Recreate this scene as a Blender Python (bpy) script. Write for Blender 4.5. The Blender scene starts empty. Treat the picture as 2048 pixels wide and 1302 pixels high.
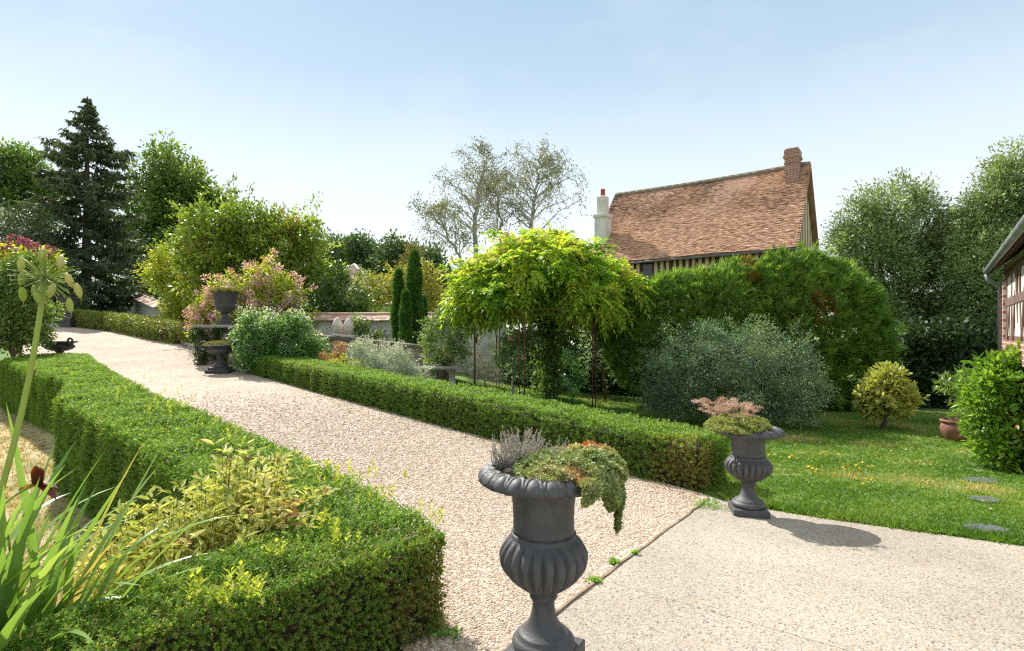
import bpy, math
import numpy as np
from mathutils import Vector

# ------------------------------------------------------------------ camera, sky, sun, exposure
S = bpy.context.scene
COL = S.collection
F, HZ, CX, CAMZ = 1080.0, 664.0, 1024.0, 1.53        # focal length (px of a 2048 wide picture), horizon row, centre column, eye height
cam_d = bpy.data.cameras.new('camera'); cam = bpy.data.objects.new('camera', cam_d); COL.objects.link(cam)
cam.location = (0, 0, CAMZ); cam.rotation_euler = (math.radians(90), 0, 0)
cam_d.sensor_width = 36.0; cam_d.lens = F / 2048 * 36; cam_d.shift_y = 13 / 2048
cam_d.clip_start = 0.05; cam_d.clip_end = 2000
S.camera = cam
SUN_AZ, SUN_EL = math.radians(-38), math.radians(44.5)   # azimuth from +Y towards +X
W = bpy.data.worlds.new('World'); S.world = W; W.use_nodes = True
nt = W.node_tree; nt.nodes.clear()
def nn(t, typ, **kw):
    n = t.nodes.new(typ)
    for k, v in kw.items(): setattr(n, k, v)
    return n
sky = nn(nt, 'ShaderNodeTexSky', sky_type='NISHITA', sun_disc=False, sun_elevation=SUN_EL, sun_rotation=SUN_AZ % (2*math.pi))
sky.air_density = 1.0; sky.dust_density = .35; sky.ozone_density = 1.5; sky.altitude = 100
tc = nn(nt, 'ShaderNodeTexCoord'); mp = nn(nt, 'ShaderNodeMapping'); mp.inputs['Scale'].default_value = (1.2, 1.2, 2.6)
cl = nn(nt, 'ShaderNodeTexNoise'); cl.inputs['Scale'].default_value = 1.7; cl.inputs['Detail'].default_value = 7; cl.inputs['Roughness'].default_value = .58
cr = nn(nt, 'ShaderNodeValToRGB'); cr.color_ramp.elements[0].position = .46; cr.color_ramp.elements[1].position = .74
sx = nn(nt, 'ShaderNodeSeparateXYZ'); el = nn(nt, 'ShaderNodeValToRGB')        # thin haze whitish low down, pale blue above; unseen zenith brightened as added fill light
e = el.color_ramp.elements
while len(e) < 6: e.new(.5)
for k, (p_, c_) in enumerate(((0.0, (4.6, 4.7, 4.7)), (.17, (4.5, 4.65, 4.7)), (.31, (3.5, 4.05, 4.4)), (.42, (2.5, 3.22, 3.8)), (.55, (1.95, 2.78, 3.5)), (.80, (5.0, 5.2, 5.3)))): e[k].position = p_; e[k].color = (*(v/5 for v in c_), 1)
gain = nn(nt, 'ShaderNodeVectorMath', operation='SCALE'); gain.inputs[3].default_value = 5.35
mul = nn(nt, 'ShaderNodeMix', data_type='RGBA'); mul.inputs[7].default_value = (4.3, 4.5, 4.55, 1); cf = nn(nt, 'ShaderNodeMath', operation='MULTIPLY'); cf.inputs[1].default_value = .5
mx = nn(nt, 'ShaderNodeMix', data_type='RGBA'); mx.inputs[0].default_value = .86
bg = nn(nt, 'ShaderNodeBackground'); bg.inputs[1].default_value = .108; wo = nn(nt, 'ShaderNodeOutputWorld')
L_ = nt.links.new
L_(tc.outputs['Generated'], mp.inputs[0]); L_(mp.outputs[0], cl.inputs['Vector']); L_(cl.outputs[0], cr.inputs[0])
L_(tc.outputs['Generated'], sx.inputs[0]); L_(sx.outputs['Z'], el.inputs[0]); L_(el.outputs[0], gain.inputs[0])
L_(cr.outputs[0], cf.inputs[0]); L_(cf.outputs[0], mul.inputs[0]); L_(gain.outputs[0], mul.inputs[6]); L_(mul.outputs[2], mx.inputs[7])
L_(sky.outputs[0], mx.inputs[6]); L_(mx.outputs[2], bg.inputs[0]); L_(bg.outputs[0], wo.inputs[0])
sd = bpy.data.lights.new('sun', 'SUN'); sd.energy = 4.0; sd.angle = math.radians(.55); sd.color = (1.0, .95, .87)
sun = bpy.data.objects.new('sun', sd); COL.objects.link(sun)
d = Vector((-math.sin(SUN_AZ)*math.cos(SUN_EL), -math.cos(SUN_AZ)*math.cos(SUN_EL), -math.sin(SUN_EL)))
sun.rotation_euler = d.to_track_quat('-Z', 'Y').to_euler(); sun.location = (-20, 25, 30)
S.view_settings.view_transform = 'Standard'; S.view_settings.look = 'None'; S.view_settings.gamma = 1
S.view_settings.exposure = 1.03
S.render.engine = 'CYCLES'; S.cycles.use_denoising = False; S.cycles.filter_width = 1.25; S.cycles.sample_clamp_indirect = 4.0; S.cycles.use_adaptive_sampling = False
S.cycles.max_bounces = 9; S.cycles.diffuse_bounces = 5; S.cycles.glossy_bounces = 2; S.cycles.transmission_bounces = 6
S.cycles.transparent_max_bounces = 4; S.cycles.caustics_reflective = False; S.cycles.caustics_refractive = False

# ------------------------------------------------------------------ helpers
R = np.random.default_rng(11)
Z3 = np.array([0, 0, 1.0])
def at(px, py, Y): return np.array([(px-CX)/F*Y, Y, CAMZ-(py-HZ)/F*Y])
def unit(v): return v / np.maximum(np.linalg.norm(v, axis=-1, keepdims=True), 1e-9)
def rdir(n): return unit(R.normal(size=(n, 3)))
def lump(P, s, seed=0):                       # cheap smooth noise, about -1..1
    a = np.random.default_rng(seed); o = np.zeros(P.shape[:-1])
    for k in range(6):
        w = a.normal(size=3); o += np.sin(P @ (w * s * (1 + .35*k)) + a.uniform(0, 6.28)) / (1 + .35*k)
    return o / 2.6

# terrain: a thin plate spline through surveyed heights, dropped behind the left hedge where the lower lawn lies
CP = np.array([(.14,2.53,0),(2,2.5,-.02),(0,0,0),(3.5,0,0),(2.2,5.03,-.16),(3.79,4,-.1),(1.93,5.6,-.14),(2.4,6.2,-.18),(-.46,7.83,0),(-4,10.95,.3),
    (-6.6,13.5,.5),(-.32,2.7,0),(-1.75,4.35,0),(-2.92,5.4,.1),(-4.67,6.96,.25),(-6.75,9.07,.36),(-11,13.3,.56),(-10,17.5,1.0),(-22,26,1.87),(-18,21,1.5),
    (-.9,12.5,.12),(2.1,12.2,-.18),(-1.7,13,.25),(4.3,10.5,-.28),(7.5,10.9,-.3),(7.5,9.2,-.3),(6,5,-.2),(9,5,-.25),(7,7,-.27),(-23,33,2.5),(-40,60,4.5),(0,30,.5),
    (0,60,.8),(20,20,-.7),(30,60,-.6),(60,20,-1),(12,0,-.1),(-10,0,.1),(-30,5,.8),(-60,30,4),(0,-10,0),(12,13,-.35),(-6,18,.75),(-3,17.5,.45),(2,17,-.1),(-12,30,1.6),(60,150,0),(-60,150,5),(0,300,2),(300,300,0),(-300,300,8),(300,-20,0),(-300,-20,3)])
def _phi(r): return np.where(r > 1e-9, r*r*np.log(np.maximum(r, 1e-9)), 0)
_n = len(CP); _D = np.linalg.norm(CP[:, None, :2]-CP[None, :, :2], axis=2)
_A = np.zeros((_n+3, _n+3)); _A[:_n, :_n] = _phi(_D) + 1e-3*np.eye(_n); _A[:_n, _n] = 1; _A[:_n, _n+1:] = CP[:, :2]; _A[_n, :_n] = 1; _A[_n+1:, :_n] = CP[:, :2].T
_w = np.linalg.solve(_A, np.concatenate([CP[:, 2], [0, 0, 0]]))
LOWER = np.array([(-.75,2.8),(-2.2,4.2),(-3.2,5.1),(-4.9,6.6),(-6.4,8.2),(-11,12.4),(-14,14.5),(-30,14.5),(-30,.2),(-2.7,.2),(-2.2,1.1),(-1.6,1.85)])
def inside(x, y, poly):
    c = np.zeros(np.shape(x), bool); j = len(poly)-1
    for i in range(len(poly)):
        xi, yi = poly[i]; xj, yj = poly[j]
        hit = ((yi > y) != (yj > y)) & (x < (xj-xi)*(y-yi)/((yj-yi) if yj != yi else 1e-9)+xi); c ^= hit; j = i
    return c
def pdist(x, y, poly):
    best = np.full(np.shape(x), 1e9); j = len(poly)-1
    for i in range(len(poly)):
        ax, ay = poly[j]; bx, by = poly[i]; dx, dy = bx-ax, by-ay
        t = np.clip(((x-ax)*dx+(y-ay)*dy)/(dx*dx+dy*dy), 0, 1); best = np.minimum(best, np.hypot(x-ax-t*dx, y-ay-t*dy)); j = i
    return best
def gz(x, y):
    x = np.asarray(x, float); y = np.asarray(y, float); sh = x.shape; x = x.ravel(); y = y.ravel(); o = np.empty(len(x))
    for a in range(0, len(x), 20000):
        xs, ys = x[a:a+20000], y[a:a+20000]
        z = _phi(np.hypot(xs[:, None]-CP[:, 0], ys[:, None]-CP[:, 1])) @ _w[:_n] + _w[_n] + _w[_n+1]*xs + _w[_n+2]*ys
        t = np.where(inside(xs, ys, LOWER), np.clip(pdist(xs, ys, LOWER)/.45, 0, 1), 0); t = t*t*(3-2*t)
        fade = np.clip((np.hypot(xs, ys)-2.6)/3, .12, 1)
        o[a:a+20000] = z - t*.5*fade
    return o.reshape(sh)
def g1(x, y): return float(gz(np.array([x]), np.array([y]))[0])

# materials ---------------------------------------------------------
def newmat(name):
    m = bpy.data.materials.new(name); m.use_nodes = True; t = m.node_tree; t.nodes.clear()
    return m, t, nn(t, 'ShaderNodeOutputMaterial')
def ramp(t, stops, interp='LINEAR'):
    r = nn(t, 'ShaderNodeValToRGB'); e = r.color_ramp.elements; r.color_ramp.interpolation = interp
    while len(e) < len(stops): e.new(.5)
    for k, (p, c) in enumerate(stops): e[k].position = p; e[k].color = (*c, 1)
    return r
def leafmat(name, stops, transl=.38, rough=.45, spec=.35, tint=(1.25, 1.2, .55)):
    m, t, o = newmat(name); l = t.links.new
    a = nn(t, 'ShaderNodeAttribute', attribute_name='rnd'); r = ramp(t, stops); l(a.outputs['Fac'], r.inputs[0])
    p = nn(t, 'ShaderNodeBsdfPrincipled'); p.inputs['Roughness'].default_value = rough; p.inputs['Specular IOR Level'].default_value = spec
    l(r.outputs[0], p.inputs['Base Color'])
    tr = nn(t, 'ShaderNodeBsdfTranslucent'); mc = nn(t, 'ShaderNodeMix', data_type='RGBA', blend_type='MULTIPLY'); mc.inputs[0].default_value = 1
    l(r.outputs[0], mc.inputs[6]); mc.inputs[7].default_value = (*tint, 1); l(mc.outputs[2], tr.inputs[0])
    ms = nn(t, 'ShaderNodeMixShader'); ms.inputs[0].default_value = transl
    l(p.outputs[0], ms.inputs[1]); l(tr.outputs[0], ms.inputs[2]); l(ms.outputs[0], o.inputs[0]); return m
def surf(name, stops, scale=4.0, rough=.8, bump=.3, bscale=None, detail=6, attr=False, spec=.3, stretch=(1, 1, 1), metal=0):
    """noise-coloured solid; attr: colour by each piece's own random number, varied a little by the noise"""
    m, t, o = newmat(name); l = t.links.new
    c = nn(t, 'ShaderNodeTexCoord'); mpn = nn(t, 'ShaderNodeMapping'); mpn.inputs['Scale'].default_value = stretch; l(c.outputs['Object'], mpn.inputs[0])
    n = nn(t, 'ShaderNodeTexNoise'); n.inputs['Scale'].default_value = scale; n.inputs['Detail'].default_value = detail; n.inputs['Roughness'].default_value = .62
    l(mpn.outputs[0], n.inputs['Vector']); r = ramp(t, stops)
    if attr:
        a = nn(t, 'ShaderNodeAttribute', attribute_name='rnd'); q = nn(t, 'ShaderNodeMath', operation='MULTIPLY_ADD'); l(n.outputs[0], q.inputs[0]); q.inputs[1].default_value = .5
        s = nn(t, 'ShaderNodeMath', operation='SUBTRACT'); l(a.outputs['Fac'], s.inputs[0]); s.inputs[1].default_value = .25; l(s.outputs[0], q.inputs[2]); l(q.outputs[0], r.inputs[0])
    else: l(n.outputs[0], r.inputs[0])
    p = nn(t, 'ShaderNodeBsdfPrincipled'); p.inputs['Roughness'].default_value = rough; p.inputs['Specular IOR Level'].default_value = spec; p.inputs['Metallic'].default_value = metal
    l(r.outputs[0], p.inputs['Base Color'])
    if bump:
        n2 = nn(t, 'ShaderNodeTexNoise'); n2.inputs['Scale'].default_value = bscale or scale*4; n2.inputs['Detail'].default_value = 5; l(mpn.outputs[0], n2.inputs['Vector'])
        b = nn(t, 'ShaderNodeBump'); b.inputs['Strength'].default_value = bump; b.inputs['Distance'].default_value = .02; l(n2.outputs[0], b.inputs['Height']); l(b.outputs[0], p.inputs['Normal'])
    l(p.outputs[0], o.inputs[0]); return m
def cells(name, stops, scale, rough=.8, bump=.6, dist=.01, broad=None, stretch=(1, 1, 1), edge=None, bscale=1.0):
    """pebbly or stony surface: each Voronoi cell takes a colour of its own; broad: wide soft tone changes; edge: mortar colour and width"""
    m, t, o = newmat(name); l = t.links.new
    c = nn(t, 'ShaderNodeTexCoord'); mpn = nn(t, 'ShaderNodeMapping'); mpn.inputs['Scale'].default_value = stretch; l(c.outputs['Object'], mpn.inputs[0])
    wn = nn(t, 'ShaderNodeTexNoise'); wn.inputs['Scale'].default_value = scale*.7; l(mpn.outputs[0], wn.inputs['Vector'])
    wm = nn(t, 'ShaderNodeMix', data_type='VECTOR'); wm.inputs[0].default_value = .25/scale; 
    va = nn(t, 'ShaderNodeVectorMath', operation='ADD'); vs = nn(t, 'ShaderNodeVectorMath', operation='SCALE'); vs.inputs[3].default_value = .7/scale
    l(wn.outputs[1], vs.inputs[0]); l(mpn.outputs[0], va.inputs[0]); l(vs.outputs[0], va.inputs[1]); t.nodes.remove(wm)
    v = nn(t, 'ShaderNodeTexVoronoi'); v.inputs['Scale'].default_value = scale; l(va.outputs[0], v.inputs['Vector'])
    sp = nn(t, 'ShaderNodeSeparateColor'); l(v.outputs['Color'], sp.inputs[0]); r = ramp(t, stops); l(sp.outputs[0], r.inputs[0]); col = r.outputs[0]
    if broad:
        bn = nn(t, 'ShaderNodeTexNoise'); bn.inputs['Scale'].default_value = broad[0]; bn.inputs['Detail'].default_value = 5; l(c.outputs['Object'], bn.inputs['Vector'])
        br = ramp(t, [(.35, (broad[1],)*3), (.65, (broad[2],)*3)]); l(bn.outputs[0], br.inputs[0])
        mm = nn(t, 'ShaderNodeMix', data_type='RGBA', blend_type='MULTIPLY'); mm.inputs[0].default_value = 1; l(col, mm.inputs[6]); l(br.outputs[0], mm.inputs[7]); col = mm.outputs[2]
    h = v.outputs['Distance']; inv = True
    if edge:
        ve = nn(t, 'ShaderNodeTexVoronoi', feature='DISTANCE_TO_EDGE'); ve.inputs['Scale'].default_value = scale; l(va.outputs[0], ve.inputs['Vector'])
        er = ramp(t, [(edge[1]*.5, (0, 0, 0)), (edge[1], (1, 1, 1))]); l(ve.outputs[0], er.inputs[0])
        em = nn(t, 'ShaderNodeMix', data_type='RGBA'); l(er.outputs[0], em.inputs[0]); em.inputs[6].default_value = (*edge[0], 1); l(col, em.inputs[7]); col = em.outputs[2]; h = er.outputs[0]; inv = False
    p = nn(t, 'ShaderNodeBsdfPrincipled'); p.inputs['Roughness'].default_value = rough; p.inputs['Specular IOR Level'].default_value = .25; l(col, p.inputs['Base Color'])
    b = nn(t, 'ShaderNodeBump', invert=inv); b.inputs['Strength'].default_value = bump; b.inputs['Distance'].default_value = dist; l(h, b.inputs['Height']); l(b.outputs[0], p.inputs['Normal'])
    l(p.outputs[0], o.inputs[0]); return m
def brickmat(name, c1, c2, mortar, bw=.22, bh=.065, rough=.9):
    m, t, o = newmat(name); l = t.links.new
    a = nn(t, 'ShaderNodeAttribute', attribute_name='uvw'); b = nn(t, 'ShaderNodeTexBrick')
    b.inputs['Color1'].default_value = (*c1, 1); b.inputs['Color2'].default_value = (*c2, 1); b.inputs['Mortar'].default_value = (*mortar, 1)
    b.inputs['Scale'].default_value = 1; b.inputs['Brick Width'].default_value = bw; b.inputs['Row Height'].default_value = bh; b.inputs['Mortar Size'].default_value = .008
    l(a.outputs['Vector'], b.inputs['Vector']); p = nn(t, 'ShaderNodeBsdfPrincipled'); p.inputs['Roughness'].default_value = rough; l(b.outputs[0], p.inputs['Base Color'])
    bu = nn(t, 'ShaderNodeBump', invert=True); bu.inputs['Strength'].default_value = .6; bu.inputs['Distance'].default_value = .01; l(b.outputs[1], bu.inputs['Height']); l(bu.outputs[0], p.inputs['Normal'])
    l(p.outputs[0], o.inputs[0]); return m

# objects -----------------------------------------------------------
WO = {}                                        # world position of each object's origin
def thing(name, label, cat, loc, group=None, rotz=0):
    o = bpy.data.objects.new(name, None); COL.objects.link(o); o.empty_display_size = .2
    o.location = [float(v) for v in loc]; o.rotation_euler = (0, 0, rotz); WO[o.name] = np.array(loc, float)
    o['label'] = label; o['category'] = cat
    if group: o['group'] = group
    return o
def link(name, me, mat, parent, local=False):
    o = bpy.data.objects.new(name, me); COL.objects.link(o)
    for m in (mat if isinstance(mat, (list, tuple)) else [mat]): me.materials.append(m)
    if parent is not None: o.parent = parent
    WO[o.name] = WO[parent.name] if parent is not None else np.zeros(3)
    return o
def off(parent, local): return np.zeros(3) if (parent is None or local) else WO[parent.name]
def quads(name, Q, rnd, mat, parent=None, local=False, mi=None):
    """one mesh of loose quads Q (n,4,3) with one random number each"""
    Q = np.asarray(Q, np.float32) - off(parent, local).astype(np.float32); n = len(Q); me = bpy.data.meshes.new(name)
    me.vertices.add(n*4); me.loops.add(n*4); me.polygons.add(n)
    me.vertices.foreach_set('co', Q.reshape(-1)); me.loops.foreach_set('vertex_index', np.arange(n*4, dtype=np.int32))
    me.polygons.foreach_set('loop_start', np.arange(0, n*4, 4, dtype=np.int32))
    at_ = me.attributes.new('rnd', 'FLOAT', 'FACE'); at_.data.foreach_set('value', np.clip(rnd, 0, 1).astype(np.float32))
    me.update(calc_edges=True)
    o = link(name, me, mat, parent)
    if mi is not None: me.polygons.foreach_set('material_index', mi.astype(np.int32))
    return o
def mesh_np(name, V, Fc, rnd, mat, parent=None, local=False, smooth=False):
    """V (m,3), Fc (k,3 or 4) index arrays, rnd per face"""
    V = np.asarray(V, np.float32) - off(parent, local).astype(np.float32); k, s = Fc.shape; me = bpy.data.meshes.new(name)
    me.vertices.add(len(V)); me.loops.add(k*s); me.polygons.add(k)
    me.vertices.foreach_set('co', V.reshape(-1)); me.loops.foreach_set('vertex_index', Fc.reshape(-1).astype(np.int32)); me.polygons.foreach_set('loop_start', np.arange(0, k*s, s, dtype=np.int32))
    if rnd is not None: me.attributes.new('rnd', 'FLOAT', 'FACE').data.foreach_set('value', np.clip(rnd, 0, 1).astype(np.float32))
    me.polygons.foreach_set('use_smooth', np.full(k, bool(smooth)))
    me.update(calc_edges=True); return link(name, me, mat, parent)
class MB:
    """collects boxes, tubes, lathes; build() links them as ONE mesh"""
    def __init__(s): s.v = []; s.f = []; s.r = []; s.uv = []; s.sm = []
    def add(s, V, Fs, rnd=.5, smooth=False, uv=None):
        b = len(s.v); s.v += [tuple(map(float, p)) for p in V]; s.f += [tuple(b+i for i in f) for f in Fs]; s.r += [rnd]*len(Fs); s.sm += [smooth]*len(Fs)
        s.uv += [tuple(map(float, p)) for p in (uv if uv is not None else V)]
    def obox(s, c, ax, ay, az, rnd=.5, bev=0):
        """box at centre c with half-axis vectors; uv stored in metres along the faces' long axes"""
        c, ax, ay, az = map(lambda q: np.array(q, float), (c, ax, ay, az))
        if bev:
            lx, ly, lz = (np.linalg.norm(q) for q in (ax, ay, az)); V = []; uv = []
            kx, ky, kz = 1-bev/lx, 1-bev/ly, 1-bev/lz
            prof = [(-1, kx, ky), (-kz, 1, 1), (kz, 1, 1), (1, kx, ky)]
            for zz, qx, qy in prof:
                for i, j in ((-1, -1), (1, -1), (1, 1), (-1, 1)): V.append(c+ax*i*qx+ay*j*qy+az*zz)
            Fs = [(3, 2, 1, 0), (12, 13, 14, 15)]
            for k in range(3):
                for i in range(4): a = k*4+i; b2 = k*4+(i+1) % 4; Fs.append((a, b2, b2+4, a+4))
            s.add(V, Fs, rnd); return
        V = [c+ax*i+ay*j+az*k for k in (-1, 1) for i, j in ((-1, -1), (1, -1), (1, 1), (-1, 1))]
        s.add(V, [(3, 2, 1, 0), (4, 5, 6, 7), (0, 1, 5, 4), (1, 2, 6, 5), (2, 3, 7, 6), (3, 0, 4, 7)], rnd)
    def box(s, x0, x1, y0, y1, z0, z1, rnd=.5, bev=0):
        s.obox(((x0+x1)/2, (y0+y1)/2, (z0+z1)/2), ((x1-x0)/2, 0, 0), (0, (y1-y0)/2, 0), (0, 0, (z1-z0)/2), rnd, bev)
    def wallquad(s, a, b, z0, z1, th, rnd=.5):
        """upright slab from plan point a to b, thickness th, uv along it"""
        a = np.array(a, float); b = np.array(b, float); dd = unit(b-a); n = np.array([-dd[1], dd[0]])*th/2; L = np.linalg.norm(b-a)
        z0a, z0b = z0 if isinstance(z0, tuple) else (z0, z0); z1a, z1b = z1 if isinstance(z1, tuple) else (z1, z1)
        V = []; U = []
        for (p, za, zb, u) in ((a, z0a, z1a, 0), (b, z0b, z1b, L)):
            for sg in (-1, 1):
                for z in (za, zb): V.append((*(p+n*sg), z)); U.append((u+(th if sg > 0 else 0)*0, z, 0))
        s.add(V, [(0, 1, 5, 4), (2, 6, 7, 3), (0, 2, 3, 1), (4, 5, 7, 6), (1, 3, 7, 5), (0, 4, 6, 2)], rnd, uv=U)
    def tube(s, P, rad, sides=6, rnd=.5, cap=True):
        P = np.array(P, float); n = len(P); rad = np.broadcast_to(np.array(rad, float), (n,))
        T = unit(np.gradient(P, axis=0)); ref = np.array([.31, .17, .93]) if abs(T[0][2]) < .8 else np.array([.9, .3, .1])
        V = []
        for i in range(n):
            u = unit(np.cross(T[i], ref)); w = np.cross(T[i], u)
            for k in range(sides): a = 2*math.pi*k/sides; V.append(P[i]+rad[i]*(math.cos(a)*u+math.sin(a)*w))
        Fs = [(i*sides+k, i*sides+(k+1) % sides, (i+1)*sides+(k+1) % sides, (i+1)*sides+k) for i in range(n-1) for k in range(sides)]
        if cap: Fs += [tuple(range(sides-1, -1, -1)), tuple((n-1)*sides+k for k in range(sides))]
        s.add(V, Fs, rnd, True)
    def lathe(s, prof, seg=48, mod=None, c=(0, 0, 0), rnd=.5):
        """prof: (r, z) from bottom to top; mod(r, z, i, ang) -> r"""
        V = []; c = np.array(c, float)
        for i, (r, z) in enumerate(prof):
            for k in range(seg):
                a = 2*math.pi*k/seg; rr, zz = (mod(r, z, i, a) if mod else (r, z)); V.append(c+np.array([rr*math.cos(a), rr*math.sin(a), zz]))
        n = len(prof)
        Fs = [(i*seg+k, i*seg+(k+1) % seg, (i+1)*seg+(k+1) % seg, (i+1)*seg+k) for i in range(n-1) for k in range(seg)]
        Fs += [tuple(range(seg-1, -1, -1)), tuple((n-1)*seg+k for k in range(seg))]; s.add(V, Fs, rnd, True)
    def build(s, name, mat, parent=None, local=False, uv=False):
        o_ = off(parent, local); me = bpy.data.meshes.new(name); me.from_pydata([(v[0]-o_[0], v[1]-o_[1], v[2]-o_[2]) for v in s.v], [], s.f)
        me.attributes.new('rnd', 'FLOAT', 'FACE').data.foreach_set('value', np.array(s.r, np.float32)); me.polygons.foreach_set('use_smooth', np.array(s.sm, bool))
        if uv: me.attributes.new('uvw', 'FLOAT_VECTOR', 'POINT').data.foreach_set('vector', np.array(s.uv, np.float32).reshape(-1))
        me.update(); return link(name, me, mat, parent)

# foliage -----------------------------------------------------------
def leafq(P, D, N, L, Wd, fold=.18, droop=0.0, wide=.45):
    """leaf-shaped quads: base P, axis D, approximate normal N"""
    D = unit(D); Sd = unit(np.cross(D, N)); Nn = np.cross(Sd, D); L = np.broadcast_to(L, (len(P),))[:, None]; Wd = np.broadcast_to(Wd, (len(P),))[:, None]
    mid = P + D*L*wide; tip = P + D*L - Z3*(droop*L)
    return np.stack([P, mid+Sd*Wd*.5+Nn*Wd*fold, tip, mid-Sd*Wd*.5+Nn*Wd*fold], 1)
def leaf6(P, D, N, L, Wd, fold=.15, droop=0.0):
    D = unit(D); Sd = unit(np.cross(D, N)); Nn = np.cross(Sd, D); L = np.broadcast_to(L, (len(P),))[:, None]; Wd = np.broadcast_to(Wd, (len(P),))[:, None]
    tip = P+D*L-Z3*(droop*L); h = [[P+D*L*f-Z3*(droop*L*f*f)+sg*Sd*Wd*w+Nn*Wd*fold for f, w in ((.30, .42), (.64, .38))] for sg in (1, -1)]
    return np.stack([np.stack([P, h[0][0], h[0][1], tip], 1), np.stack([tip, h[1][1], h[1][0], P], 1)], 1).reshape(-1, 4, 3)
def sprigs(P, N, L, per=7, up=.5, spread=.85, ratio=.55, jit=.6, length=2.2):
    n = len(P); A = unit(N + up*Z3 + jit*R.normal(size=(n, 3))*.6); L = np.broadcast_to(L, (n,))
    U = unit(np.cross(A, rdir(n))); Vv = np.cross(A, U); k = np.arange(per)[None, :]
    az = k*2.4 + R.uniform(0, 6.28, (n, 1)); t = (k/per)*length*L[:, None]*R.uniform(.7, 1.2, (n, 1))
    rad = np.cos(az)[..., None]*U[:, None]+np.sin(az)[..., None]*Vv[:, None]
    base = P[:, None]+A[:, None]*t[..., None]; D = A[:, None]*.6+rad*spread; Nn = A[:, None]*.9-rad*.4+.15*R.normal(size=(n, per, 3))
    LL = L[:, None]*R.uniform(.75, 1.2, (n, per)); q = leafq(base.reshape(-1, 3), D.reshape(-1, 3), Nn.reshape(-1, 3), LL.ravel(), LL.ravel()*ratio)
    return q, np.repeat(np.arange(n), per)
def clumps(C, Rad, per, L, ratio=.5, up=.25, out=None, droop=0.0, flat=.8, six=False):
    """leaves scattered in balls round clump centres C; out: the clump's outward direction"""
    n = len(C); Rad = np.broadcast_to(Rad, (n,)); o = rdir(n*per).reshape(n, per, 3)*(R.uniform(0, 1, (n, per, 1))**.45)*Rad[:, None, None]
    P = (C[:, None]+o).reshape(-1, 3); D = unit(o)+.7*R.normal(size=(n, per, 3))
    if out is not None: D = D+out[:, None]*.7
    D[..., 2] += up; Nn = R.normal(size=(n, per, 3))*.55; Nn[..., 2] += flat
    if out is not None: Nn = Nn+out[:, None]*.6
    LL = L*R.uniform(.65, 1.25, n*per)
    if six: return leaf6(P, D.reshape(-1, 3), Nn.reshape(-1, 3), LL, LL*ratio, droop=droop), np.repeat(np.arange(n), per*2)
    return leafq(P, D.reshape(-1, 3), Nn.reshape(-1, 3), LL, LL*ratio, droop=droop), np.repeat(np.arange(n), per)
def rn(idx, n, P=None, s=.5, clump=.45, noise=.25, seed=0, six=False):
    """random number of each leaf: part its own, part its clump's, part a slow drift across the plant"""
    a = np.repeat(R.uniform(0, 1, len(idx)//2), 2) if six else R.uniform(0, 1, len(idx)); c = R.uniform(0, 1, n)[idx]; o = a*(1-clump)+c*clump
    if P is not None: o = o+noise*lump(P, s, seed)[idx if len(P) == n else slice(None)]
    return o
def lobes_px(lobes, Y, dk=.85):
    """ellipsoids given as seen: (column, row, half width, half height[, metres further away])"""
    out = []
    for l in lobes:
        y = Y+(l[4] if len(l) > 4 else 0); c = at(l[0], l[1], y); out.append((c, np.array([l[2]*y/F, l[2]*y/F*dk, l[3]*y/F])))
    return out
def on_lobes(lobes, n, shell=.55, rough=.16, seed=1, keep=.6):
    """points in the outer shell of a union of ellipsoids (those deep inside another are dropped) and their outward directions"""
    w = np.array([l[1][0]*l[1][2]+l[1][0]*l[1][1] for l in lobes]); m = int(n*2.2); k = R.choice(len(lobes), m, p=w/w.sum()); u = rdir(m)
    c = np.array([l[0] for l in lobes])[k]; r = np.array([l[1] for l in lobes])[k]; rad = shell+(1-shell)*R.uniform(0, 1, (m, 1))**.6
    P = c+u*r*rad*(1+rough*(lump(u*3+c, 1.3, seed)+.7*lump(u*7+c, 1.4, seed+1))[:, None]); deep = np.zeros(m, bool)
    for j, (cc, rr) in enumerate(lobes): deep |= (np.linalg.norm((P-cc)/rr, axis=1) < keep) & (k != j)
    P, u = P[~deep][:n], u[~deep][:n]; return P, unit(u/r[~deep][:n]*r[~deep][:n].mean())
def limbs(mb, base, r0, lobes, C, twigs=60, fork=.35, sides=7, lean=.0):
    """trunk from base, a limb into each lobe, twigs on to leaf clumps"""
    cen = np.mean([l[0] for l in lobes], 0); top = base+(cen-base)*fork; top[:2] = base[:2]+(cen[:2]-base[:2])*fork*.5
    q = base+(top-base)*np.linspace(0, 1, 6)[:, None]; q[1:-1, :2] += R.normal(size=(4, 2))*r0*.35; q[0, 2] -= .15
    mb.tube(q, np.linspace(r0*1.15, r0*.75, 6)*np.array([1.25, 1, 1, 1, 1, 1]), sides+2)
    ends = []
    for c, r in lobes:
        h = top+(c-top)*np.linspace(0, 1, 6)[:, None]; h[1:-1] += R.normal(size=(4, 3))*.05*np.linalg.norm(c-top); mb.tube(h, np.linspace(r0*.55, r0*.12, 6), sides); ends.append(h)
    E = np.concatenate([e[2:] for e in ends])
    for j in R.choice(len(C), min(twigs, len(C)), replace=False):
        a = E[np.argmin(np.linalg.norm(E-C[j], axis=1))]; h = a+(C[j]-a)*np.linspace(0, 1, 4)[:, None]; h[1:-1] += R.normal(size=(2, 3))*.06*np.linalg.norm(C[j]-a)
        mb.tube(h, np.linspace(r0*.16, r0*.04, 4), 4)
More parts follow.
